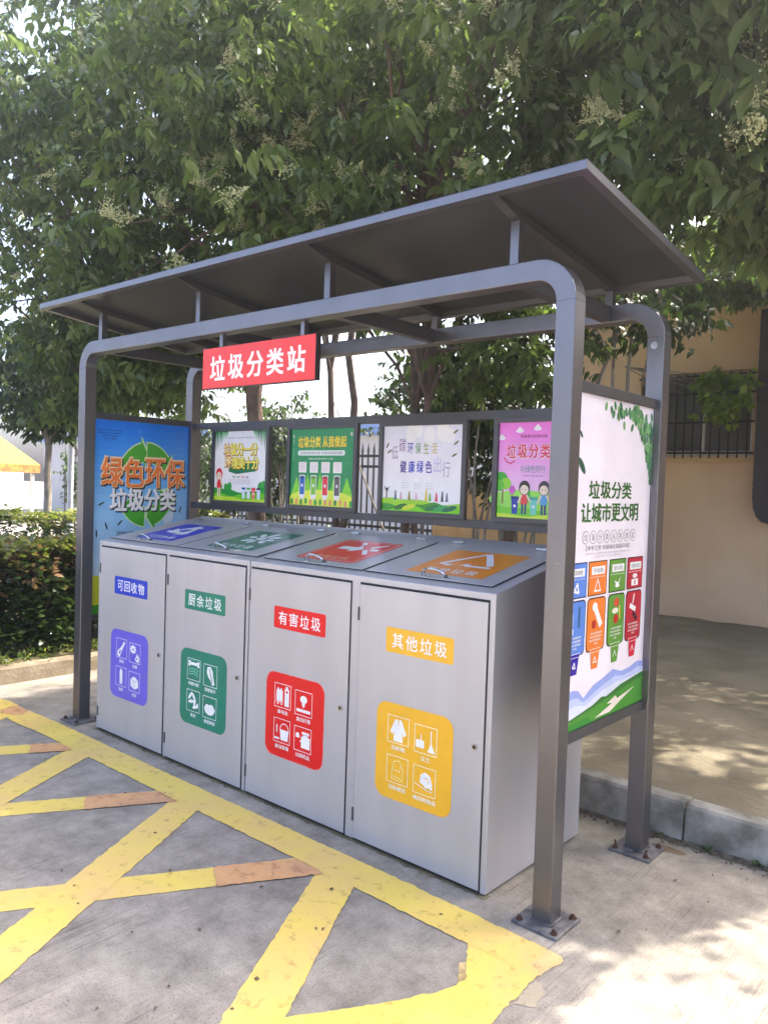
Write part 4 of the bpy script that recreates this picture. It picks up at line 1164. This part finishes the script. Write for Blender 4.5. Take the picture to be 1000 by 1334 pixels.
def visible(P, lo=-60, hi=1060, vlo=-60, vhi=1400):
    d = Vector(P) - CAM; z = d.dot(cF)
    if z < .3: return False
    u = 500 + 1029 * d.dot(cR) / z; v = 667 - 1029 * d.dot(cU) / z
    return lo < u < hi and vlo < v < vhi

def limb(mb, a, b, r0, r1, m, sag=0.0, n=5, wob=0.05):
    a, b = Vector(a), Vector(b)
    pts, rs = [], []
    for k in range(n + 1):
        t = k / n
        p = a.lerp(b, t) + Vector((random.uniform(-wob, wob), random.uniform(-wob, wob), 0)) * (1 if 0 < k < n else 0)
        p.z += sag * math.sin(t * math.pi)
        pts.append(p); rs.append(r0 + (r1 - r0) * t)
    mb.tube(pts, rs, m, 7, False)
    return pts

def tree(label, stems, boxes, nclus, nberry=0, leafm=None, bark=None, L=0.118, W=0.047, group='trees around the shelter', name='privet_tree', per=18, size=(0.55, 1.25), clump=.55):
    """stems: list of (base, top, r0, r1); boxes: list of crown ellipsoids (centre, radii, share)"""
    base = stems[0][0]
    root = thing(name, label, 'tree', base, group)
    tr = MB(); tips = []
    for a, b, r0, r1 in stems:
        tips.append(limb(tr, a, b, r0, r1, bark or M_BARK, 0, 9, 0.05))
    tr.build('trunk', root, smooth=True)
    allP = []; boughs = []
    for c, r, sh in boxes:
        P, b = crown_points(c, r, int(nclus * sh * (1.02 if name == 'privet_tree' else 1)), clump); allP.append(P); boughs.append(b)
    P = np.concatenate(allP); B = np.concatenate(boughs)
    nclus = nclus
    P = P[keep_light(P) & ~in_shelter(P) & (P[:, 2] > 0.5)]
    pos, yaw, pit, rol, tint, D = twigs(P, per)
    ok = ~in_shelter(pos) & keep_light2(pos)
    pos, yaw, pit, rol, tint = pos[ok], yaw[ok], pit[ok], rol[ok], tint[ok]
    sz = RNG.uniform(size[0], size[1], len(pos))
    leaves_mesh('crown', pos, yaw, pit, rol, sz, tint, leafm or M_LEAF, root, L, W)
    br = MB(); k = 0
    for q in B:
        if k > 60 or in_shelter(q[None])[0]: continue
        tp = random.choice(tips); a = tp[random.randint(len(tp) // 2, len(tp) - 1)]
        mid = (a + Vector(q)) / 2
        if in_shelter(np.array([tuple(mid)]))[0] or not (keep_light(np.array([tuple(Vector(a).lerp(Vector(q), t_)) for t_ in (.15, .3, .45, .6, .8, 1)])).all()): continue
        limb(br, a, q, random.uniform(.016, .030), .005, bark or M_BARK, random.uniform(.05, .35), 5, .08); k += 1
    if k: br.build('branches', root, smooth=True)
    # berry panicles at the outside of the crown, on the side that is seen
    if nberry:
        cand = P[RNG.permutation(len(P))]
        cand = [q for q in cand if visible(q)]
        cand.sort(key=lambda q: (Vector(q) - CAM).length)
        cand = cand[:max(nberry * 4, 1)]
        random.shuffle(cand)
        cand = [q for q in cand if not in_shelter(q[None])[0]]
        me = berry_mesh(); made = 0
        for q in cand[:nberry]:
            for j in range(random.choice((2, 2, 3, 4) if L > .13 else (1, 2, 2, 3))):
                if made >= 95: break
                o = bpy.data.objects.new('berry_cluster', me); COL.objects.link(o); o.parent = root
                o.matrix_parent_inverse = Matrix.Translation(-root.location)
                d = (CAM - Vector(q)).normalized() * random.uniform(.03, .12)
                o.location = Vector(q) + d + Vector((random.gauss(0, .06), random.gauss(0, .06), random.gauss(.02, .06)))
                if in_shelter(np.array([tuple(o.location)]))[0] or not keep_light(np.array([tuple(o.location)]))[0]: bpy.data.objects.remove(o); continue
                o.rotation_euler = (random.gauss(0, 1.1), random.gauss(0, 1.1), random.uniform(0, 6.28)); s_ = random.uniform(.6, 1.15) * (1.15 if L > .13 else 1); o.scale = (s_, s_, s_); made += 1
    return root

tree('broad privet tree with thick reddish trunk behind the red hanging sign', [((-4.72, 2.42, .1), (-4.66, 2.45, 3.6), .10, .07), ((-4.68, 2.44, 2.7), (-4.0, 2.2, 4.6), .06, .03)],
     [((-4.6, 2.0, 4.7), (1.9, 1.5, 2.0), .75), ((-5.6, 2.2, 3.0), (1.2, .9, .8), .25)], 1500, 44)
tree('privet tree on two thin forking stems seen over the green poster', [((-4.45, 3.5, .1), (-4.95, 3.55, 4.2), .042, .03), ((-4.47, 3.5, .1), (-4.40, 3.5, 4.4), .048, .034)],
     [((-4.4, 3.4, 5.2), (1.9, 1.4, 1.7), 1.0)], 900, 20)
tree('privet tree with twin brown trunks rising behind the lilac poster', [((-2.82, 2.5, .1), (-2.78, 2.52, 4.0), .040, .032), ((-2.69, 2.5, .1), (-2.62, 2.46, 4.1), .034, .026)],
     [((-2.5, 2.1, 4.8), (1.8, 1.5, 1.9), .85), ((-2.2, 3.0, 2.8), (.9, .6, .6), .15)], 1250, 36)
tree('overhanging privet tree with large drooping leaves and berries at the right edge', [((2.5, 3.3, .1), (2.1, 3.0, 5.0), .13, .07)],
     [((0.35, 1.9, 4.45), (1.25, 1.25, 1.45), .44), ((-.75, 2.4, 4.9), (1.1, 1.2, 1.5), .28), ((.75, 3.2, 2.9), (.7, .6, .5), .06), ((.75, 2.6, 3.3), (.85, 1.0, .5), .28), ((4.0, 1.2, 2.9), (1.3, 3.2, 2.3), .9)], 2000, 92, L=0.138, W=0.057)  # final crowns off-frame, added to shade the post area and darken right-facing sides
tree('privet tree rising over the roof of the orange building', [((3.4, 6.2, .1), (2.9, 6.0, 4.2), .11, .07)],
     [((1.6, 5.4, 4.9), (2.4, 1.3, 1.4), .8), ((-1.5, 6.2, 4.1), (1.5, .45, .42), .45), ((-.9, 5.2, 4.0), (.9, .5, .3), .10), ((1.6, 6.7, 4.9), (2.2, .9, .8), .4)], 1000, 0)  # off-frame crowns added to shade the earth bed
tree('dense privet tree at the far left beyond the planter hedge', [((-7.3, 2.3, .1), (-7.2, 2.2, 4.0), .11, .07)],
     [((-7.0, 1.7, 4.9), (1.9, 1.5, 1.9), .72), ((-6.9, 2.2, 3.0), (1.4, .9, .8), .28), ((-6.2, 3.3, 7.3), (2.3, 1.4, 1.2), .5)], 1700, 34)  # high last crown added to shade the foliage below it
tree('tall privet tree filling the top behind the others', [((-3.4, 5.0, .1), (-3.2, 4.9, 5.0), .12, .07)],
     [((-3.4, 4.8, 5.9), (3.0, 1.3, 1.9), 1.0)], 900, 0)
tree('young tree with straight pale trunk growing in the planter', [((-8.95, 2.40, .1), (-8.93, 2.42, 2.9), .055, .04)],
     [((-8.9, 2.4, 2.85), (1.05, .8, .75), 1.0)], 420, 0, M_LEAF2, M_BARKG, name='young_tree')
tree('slim leaning tree propped between the planter hedges', [((-9.6, 3.3, .1), (-9.75, 3.4, 3.0), .05, .035), ((-9.1, 3.2, .1), (-9.7, 3.38, 2.3), .025, .025)],
     [((-9.9, 3.6, 3.2), (1.2, .9, .8), 1.0)], 380, 0, M_LEAF2, M_BARKG, name='young_tree')
tree('thin many-stemmed shrub in front of the orange wall', [((-1.38, 3.5, .1), (-1.50, 3.5, 3.2), .020, .013), ((-1.35, 3.52, .1), (-1.36, 3.5, 3.3), .020, .013), ((-1.33, 3.5, .1), (-1.12, 3.52, 3.3), .024, .014), ((-1.45, 3.45, .1), (-1.78, 3.5, 2.9), .012, .008)],
     [((-1.5, 3.5, 3.15), (.65, .5, .35), 1.0)], 75, 0, M_LEAF2, M_BARKG, L=.09, W=.045, name='shrub', group='shrubs near the walls')

def bush(label, c, r, n, m=None, name='shrub', L=.085, W=.045, stems=5, top=None):
    root = thing(name, label, 'shrub', (c[0], c[1], 0.15), 'shrubs near the walls')
    P, b = crown_points(c, r, n, .5)
    P = P[~in_shelter(P) & (P[:, 2] > .2)]
    pos, yaw, pit, rol, tint, D = twigs(P, 12, .14)
    ok = ~in_shelter(pos); pos, yaw, pit, rol, tint = pos[ok], yaw[ok], pit[ok], rol[ok], tint[ok]
    leaves_mesh('foliage', pos, yaw, pit, rol, RNG.uniform(.7, 1.2, len(pos)), tint, m or M_LEAF2, root, L, W)
    st = MB()
    for k in range(stems):
        limb(st, top or (c[0] + random.uniform(-.15, .15), c[1] + random.uniform(-.1, .1), .12), (c[0] + random.gauss(0, r[0] * .5), c[1] + random.gauss(0, r[1] * .4), c[2] + r[2] * random.uniform(-.2, .8)), .018 if not top else .006, .007 if not top else .003, M_BARKG, 0, 5, .04 if not top else .07)
    st.build('stems', root, smooth=True)
    return root
bush('dark bushy shrub between the thick trunk and the iron fence', (-7.4, 4.9, 1.9), (.9, .6, 1.0), 330)
bush('round green shrub seen beneath the red hanging sign', (-6.5, 4.5, 2.3), (.65, .5, .55), 210)
bush('leafy shrub between the twin trunks and the right post', (-3.0, 3.9, 2.75), (.8, .5, .45), 190)
bush('low dark shrub left of the white fence gap', (-8.9, 4.6, 1.6), (.8, .6, 1.0), 300)
bush('spreading shrub behind the lilac poster', (-4.1, 4.4, 2.45), (1.0, .55, .6), 280)
bush('shrub reaching over the tan low wall', (-3.1, 4.6, 2.2), (.8, .5, .75), 260)
bush('bright leafy creeper hanging across the barred window', (-1.62, 6.55, 2.78), (.34, .14, .34), 42, M_CREEP, L=.10, W=.065, stems=9, top=(-2.75, 6.5, 3.15))
bush('shrub beside the pale pole past the planter hedge', (-11.8, 4.9, 1.4), (1.1, .6, .7), 220)

# clipped hedges: one thing each, leaves set on a body of twigs
def hedge(label, x0, x1, y0, y1, z0, z1, n, red, L=.05):
    root = thing('hedge', label, 'hedge', ((x0 + x1) / 2, (y0 + y1) / 2, z0), 'clipped hedges in the planter')
    tw = MB()
    for k in range(int((x1 - x0) * (y1 - y0) * 22)):
        x, y = random.uniform(x0 + .1, x1 - .1), random.uniform(y0, y1)
        limb(tw, (x, y, z0 - .02), (x + random.gauss(0, .08), y + random.gauss(0, .08), z1 - random.uniform(.08, .4)), .009, .004, M_BARK, 0, 4, .03)
    tw.build('twigs', root)
    fx = RNG.random(n)
    P = np.stack([RNG.uniform(x0, x1, n), RNG.uniform(y0, y1, n), RNG.uniform(z0 + .12, z1, n)], -1)
    sh = RNG.random(n)
    front = sh < .42; top = (sh >= .42) & (sh < .76)
    bulge = .05 * np.sin(P[:, 1] * 4.3) + .04 * np.sin(P[:, 1] * 9.1 + P[:, 2] * 5)
    P[:, 0] = np.where(front, x1 - np.abs(RNG.normal(0, .10, n)) + bulge, P[:, 0])
    P[:, 2] = np.where(top, z1 - np.abs(RNG.normal(0, .06, n)) + .03 * np.sin(P[:, 1] * 3.7 + P[:, 0] * 4), P[:, 2])
    pos, yaw, pit, rol, tint, D = twigs(P, 8, .055, None, (-.7, .5))
    hz = (pos[:, 2] - z0) / (z1 - z0) + RNG.normal(0, .07, len(pos))
    mi = np.where(hz > .90, 1, 0); mi = np.where((hz > .72) & (hz <= .97) & (RNG.random(len(pos)) < red), 2, mi)
    leaves_mesh('foliage', pos, yaw, pit, rol, RNG.uniform(.7, 1.3, len(pos)), np.clip(tint + np.where(mi == 1, .25, 0), 0, 1), M_HEDGE, root, L, L * .56, .15, .1, [M_HEDGE, M_HTOP, M_HRED], mi)
    return root
hedge('knee-high clipped hedge with yellow-green and reddish tips behind the tan kerb', -6.2, -5.12, -1.6, 4.2, .10, 1.01, 8200, .60, .074)
hedge('farther clipped hedge with yellow-green top', -9.3, -8.2, -0.5, 5.0, .10, 1.12, 2600, .05, .06)
# weeds and litter along the planter edge
P = np.stack([RNG.uniform(-5.15, -4.86, 420), RNG.uniform(-1.6, 3.5, 420), np.full(420, .115)], -1)
pos, yaw, pit, rol, tint, D = twigs(P, 6, .05, None, (-1.2, .2))
pos[:, 2] = .108 + np.abs(RNG.normal(0, .035, len(pos)))
o = leaves_mesh('weeds', pos, yaw, pit, rol, RNG.uniform(.5, 1.2, len(pos)), np.clip(tint + .2, 0, 1), M_HTOP, None, .075, .02, .1, .2, [M_HTOP, M_HEDGE], RNG.integers(0, 2, len(pos)))
tag(o, 'dry weeds and grass along the planter kerb', 'weeds', None, 'stuff')

# ------------------------------------------------------------------ buildings, walls, fence
bd = thing('orange_building', 'orange rendered building with a barred window behind the right side of the shelter', 'building', (1.0, 9.0, .1))
WX0, WX1, WZ0, WZ1, FY = -2.72, -1.385, 2.10, 3.09, 6.95
mb = MB()
mb.box(-3.9, WX0, FY, FY + .24, -.1, 3.85, M_WALL); mb.box(WX1, 9, FY, FY + .24, -.1, 3.85, M_WALL)
mb.box(WX0, WX1, FY, FY + .24, -.1, WZ0, M_WALL); mb.box(WX0, WX1, FY, FY + .24, WZ1, 3.85, M_WALL)
mb.box(-3.9, -3.66, FY + .24, 13, -.1, 3.85, M_WALL); mb.box(8.76, 9, FY + .24, 13, -.1, 3.85, M_WALL); mb.box(-3.66, 8.76, 12.76, 13, -.1, 3.85, M_WALL)
wl = mb.build('wall', bd)
MB().box(-4.1, 9.2, FY - .22, 13.2, 3.852, 3.97, M_KERB).build('roof', bd)
wf = MB(); fy = FY + .10; t = .05
for a, b in ((WX0 + .004, WX0 + t), (WX0 + .72, WX0 + .72 + t), (WX1 - t, WX1 - .004)): wf.box(a, b, fy, fy + .06, WZ0 + .06, WZ1 - .05, M_WFR)
wf.box(WX0 + .004, WX1 - .004, fy - .003, fy + .063, WZ0 + .003, WZ0 + .06, M_WFR); wf.box(WX0 + .004, WX1 - .004, fy - .003, fy + .063, WZ1 - .05, WZ1 - .003, M_WFR)
win = wf.build('window', bd)
MB().box(WX0 + .006, WX1 - .006, fy + .022, fy + .03, WZ0 + .01, WZ1 - .01, M_GLASS).build('pane', win)
ib = MB()
for k in range(13): x = WX0 + .05 + k * (WX1 - WX0 - .1) / 12; ib.box(x - .007, x + .007, FY - .032, FY - .018, WZ0 - .03, WZ1 - .02, M_IRON)
for z in (WZ0 + .02, WZ0 + .38, WZ0 + .72, WZ1 - .06): ib.box(WX0 - .02, WX1 + .02, FY - .018, FY - .002, z, z + .022, M_IRON)
ib.build('window_bars', win)
MB().box(WX0 - .06, WX1 + .06, FY - .05, FY - .001, WZ0 - .075, WZ0 - .035, M_TAN).build('window_sill', win)
# dark metal box fixed to the wall at the right edge
wb = MB(); pts = [(-1.285, 3.7), (-1.285, 1.62), (-1.27, 1.50), (-1.235, 1.41), (-1.18, 1.355), (-1.10, 1.335), (-.75, 1.335), (-.75, 3.7)]
n = len(pts); vs = [(x, FY - .26, z) for x, z in pts] + [(x, FY - .002, z) for x, z in pts]
M_BOX = mat('plum_grey_metal', (0.055, 0.048, 0.058), .5, .2, .1, 3)
wb.add(vs, [(k, (k + 1) % n, n + (k + 1) % n, n + k) for k in range(n)] + [tuple(range(n)), tuple(range(2 * n - 1, n - 1, -1))], M_BOX)
wb.box(-1.33, -1.286, FY - .14, FY - .12, 1.775, 1.79, M_IRON)
o = wb.build('wall_box', bevel=.01)
tag(o, 'tall dark metal box with rounded lower corner on the orange wall', 'metal box')
# low tan wall with rubble, left of the building
lw = MB(); lw.box(-5.35, -3.2, 6.20, 6.42, -.1, 1.60, M_TAN)
o = lw.build('low_wall', bevel=.02); tag(o, 'low tan rendered wall seen behind the pink and lilac posters', 'wall')
rb = MB()
for k in range(60):
    x, y, r = random.uniform(-5.3, -3.97), random.uniform(6.2, 6.4), random.uniform(.02, .06); z = 1.601
    rb.hexa([(x + sx * r * random.uniform(.7, 1.2), y + sy * r * random.uniform(.6, 1), z + (0 if sz < 0 else r * random.uniform(.8, 2.2))) for sz in (-1, 1) for sx, sy in ((-1, -1), (1, -1), (1, 1), (-1, 1))], M_SOIL)
o = rb.build('rubble'); tag(o, 'dark loose rubble lying along the top of the low tan wall', 'rubble', None, 'stuff')
ab = MB(); ab.box(-3.55, -2.95, FY - .42, FY - .01, 2.02, 2.42, M_BOX)
for k in range(7): ab.box(-3.5, -3.0, FY - .43, FY - .421, 2.06 + k * .05, 2.085 + k * .05, M_IRON)
o = ab.build('vent_unit', bevel=.008); tag(o, 'dark ventilation unit on the orange wall left of the barred window', 'vent unit')

# black iron picket fence with spear tops
fn = thing('picket_fence', 'black iron picket fence with spear tops behind the shelter', 'fence', (-9, 6.3, 0))
FX0, FX1, FYY = -16.0, -5.4, 6.3
pk = MB(); x = FX0; k = 0
while x < FX1:
    pk.box(x - .011, x + .011, FYY - .011, FYY + .011, .12, 2.12, M_IRON)
    vs = [(x - .02, FYY - .012, 2.12), (x + .02, FYY - .012, 2.12), (x + .02, FYY + .012, 2.12), (x - .02, FYY + .012, 2.12), (x, FYY, 2.27)]
    pk.add(vs, [(0, 1, 4), (1, 2, 4), (2, 3, 4), (3, 0, 4), (3, 2, 1, 0)], M_IRON)
    x += .118; k += 1
o = pk.build('picket', fn); o['kind'] = 'stuff'
ra = MB()
for z in (.28, .98, 1.88, 2.04): ra.box(FX0, FX1, FYY - .018, FYY + .018, z, z + .04, M_IRON)
ra.build('rail', fn)
for x in (FX1 + .04, -8.1, -10.8, -13.5): MB().box(x - .04, x + .04, FYY - .04, FYY + .04, 0, 2.2, M_IRON).build('fence_post', fn)
MB().box(FX0, FX1, FYY - .1, FYY + .1, -.05, .12, M_KERB).build('footing', fn)

wh = thing('white_building', 'long white building with a blue roof edge far behind the iron fence', 'building', (-14, 16, 0))
MB().box(-34, -4.5, 14.5, 20, -.1, 3.05, M_WHITE).build('wall', wh)
MB().box(-34.3, -4.2, 14.1, 20.3, 3.052, 3.35, M_BLUE).build('roof', wh)
# far left: white garden wall, yellow canopy, pale pole
wg = MB(); wg.box(-18.6, -18.3, -8, 6.4, -.1, 1.72, M_WHITE)
o = wg.build('garden_wall'); tag(o, 'white wall under the yellow canopy at the far left', 'wall')
yt = thing('canopy_tent', 'yellow canopy with rust red fringe above the white wall at far left', 'canopy', (-15.8, 2.9, 0))
mb = MB(); c = (-16.2, 2.0); n = 4; vs = [(-14.0, 1.1, 1.80), (-14.0, 4.75, 1.80), (-17.6, 4.75, 1.80), (-17.6, 1.1, 1.80), (-15.8, 2.9, 3.6)]
mb.add(vs, [(0, 1, 4), (1, 2, 4), (2, 3, 4), (3, 0, 4), (3, 2, 1, 0)], M_YTENT); mb.build('canopy', yt)
mb = MB(); mb.box(-14.02, -13.98, 1.1, 4.75, 1.64, 1.798, M_FRINGE); mb.box(-17.6, -14.02, 4.72, 4.76, 1.64, 1.798, M_FRINGE); mb.build('fringe', yt)
for x, y in ((-14.1, 1.2), (-14.1, 4.65), (-17.5, 4.65), (-17.5, 1.2)): MB().box(x - .03, x + .03, y - .03, y + .03, 0, 1.79, M_WFR).build('leg', yt)
mb = MB(); mb.tube([(-10.6, 3.62, 0), (-10.6, 3.62, 2.35)], .045, M_POLE, 12)
o = mb.build('pale_pole'); tag(o, 'pale blue-grey round pole beyond the left front post', 'pole')

# grit and a few weeds along the kerb foot, rust stain by the back plate
gm = MB(); n = 160; lo, hi = [], []
for k in range(n + 1):
    x = -3.2 + 7.2 * k / n; lo.append((x, 1.075 - abs(random.gauss(0, .018)), .0025)); hi.append((x, 1.112, .009 + random.uniform(0, .006)))
gm.add(lo + hi, [(k, k + 1, n + 2 + k, n + 1 + k) for k in range(n)], mat('dark_grit', (0.050, 0.042, 0.032), .95, 0, .3, 30, .9, 90, (0.16, 0.14, 0.11), 8))
for k in range(260):
    x, y, r = random.uniform(-.6, 1.2), 1.09 - abs(random.gauss(0, .035)), random.uniform(.002, .006)
    gm.hexa([(x + sx * r * random.uniform(.6, 1.2), y + sy * r * random.uniform(.6, 1.2), .003 + (r * random.uniform(.6, 1.4) if sz > 0 else 0)) for sz in (-1, 1) for sx, sy in ((-1, -1), (1, -1), (1, 1), (-1, 1))], M_SOIL)
o = gm.build('kerb_grit'); tag(o, 'dark grit gathered along the foot of the concrete kerb', 'grit', None, 'stuff')
mk = MB(); mk_n[0] = 0
mark([(.055 + .085 * math.cos(t * .5236) * (1 + .2 * math.sin(t * 2.3)), .975 + .035 * math.sin(t * .5236) * (1 + .2 * math.sin(t * 1.7))) for t in range(12)], mat('rust_stain', (0.12, 0.075, 0.035), .6, 0, .2, 20, 0, 60, (0.20, 0.14, 0.08)), .0012, .003)
for k in range(7):
    x, y, r = random.choice(((-2.9, -1.0), (-1.9, -1.3), (-.7, -.62), (.35, .45), (-.35, .5), (-2.6, -.62), (-.9, -.95))) + (random.uniform(.03, .09),)
    mark([(x + r * 2.2 * math.cos(t * .6283) * random.uniform(.6, 1.2), y + r * math.sin(t * .6283) * random.uniform(.6, 1.2)) for t in range(10)], mat('oil_stain', (0.13, 0.112, 0.095), .75, 0, .3, 18, .2, 90, (0.24, 0.205, 0.17), 8), .0008, .008) if False else None
o = mk.build('ground_stain'); o['kind'] = 'structure'
for (x, y) in ((.42, 1.085), (.49, 1.08), (-.02, 1.088), (.20, 1.085)):
    wn_ = 14
    o = leaves_mesh('kerb_weed', np.stack([RNG.normal(x, .012, wn_), RNG.normal(y, .008, wn_), np.full(wn_, .006)], -1), RNG.uniform(0, 6.28, wn_), RNG.uniform(-1.2, -.3, wn_), RNG.normal(0, .4, wn_), RNG.uniform(.5, 1.2, wn_), RNG.uniform(.3, .9, wn_), M_HEDGE, None, .035, .010, .1, .3)
    tag(o, 'small green weed growing from the joint at the kerb foot', 'weed', 'weeds at the kerb foot')
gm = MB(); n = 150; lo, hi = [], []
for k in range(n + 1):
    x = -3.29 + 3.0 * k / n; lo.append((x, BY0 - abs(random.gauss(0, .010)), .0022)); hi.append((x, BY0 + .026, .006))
gm.add(lo + hi, [(k, k + 1, n + 2 + k, n + 1 + k) for k in range(n)], M_SOIL)  # dirt strip that also paints the contact shadow under the cabinets
o = gm.build('base_grime_shade'); tag(o, 'dark dirt and painted contact shadow along the foot of the bin cabinets', 'dirt', None, 'stuff')
# litter
lt = MB()
for k in range(60):
    x, y = random.uniform(-3.8, .7), random.uniform(-1.5, 1.0); r = random.uniform(.002, .006)
    if -3.3 < x < -.28 and y > 0: continue
    lt.hexa([(x + sx * r * random.uniform(.5, 1.3), y + sy * r * random.uniform(.5, 1.3), .006 + (r * .7 if sz > 0 else 0)) for sz in (-1, 1) for sx, sy in ((-1, -1), (1, -1), (1, 1), (-1, 1))], M_SOIL)
for (x, y) in ((-1.36, -.72), (-.62, -.60), (-.60, -.585), (-.35, -.205), (.42, .93), (.30, .86), (-.05, 1.02), (.2, .70), (-2.9, -.05)):
    a = random.uniform(0, 3.14); r = random.uniform(.006, .014); z = .006
    d = Vector((math.cos(a), math.sin(a), 0)) * r; e = Vector((-d.y, d.x, 0)) * .35; q = Vector((x, y, z))
    lt.add([q - d, q + e + Vector((0, 0, .003)), q + d, q - e, q + Vector((0, 0, .006))], [(0, 3, 4), (3, 2, 4), (2, 1, 4), (1, 0, 4), (0, 1, 2, 3)], M_SOIL)
o = lt.build('leaf_litter'); tag(o, 'scattered dark leaf crumbs on the pavement', 'litter', None, 'stuff')

# ------------------------------------------------------------------ volume added to imitate lens flare: thin haze, strongest towards the sun
HAZE = 0.0085
hz = MB().box(-40, 14, -14, 26, -1.0, 9.5, M_SEAM).build('flare_haze')
hm_, hnt, hb = new_mat('flare_air')
hnt.nodes.remove(hb)
vp = hnt.nodes.new('ShaderNodeVolumePrincipled')
vp.inputs['Color'].default_value = (0.97, 0.97, 1.0, 1)
vp.inputs['Density'].default_value = HAZE
vp.inputs['Anisotropy'].default_value = 0.86
hnt.links.new(vp.outputs[0], hnt.nodes['Material Output'].inputs['Volume'])
hz.data.materials.clear(); hz.data.materials.append(hm_)
hz['kind'] = 'stuff'
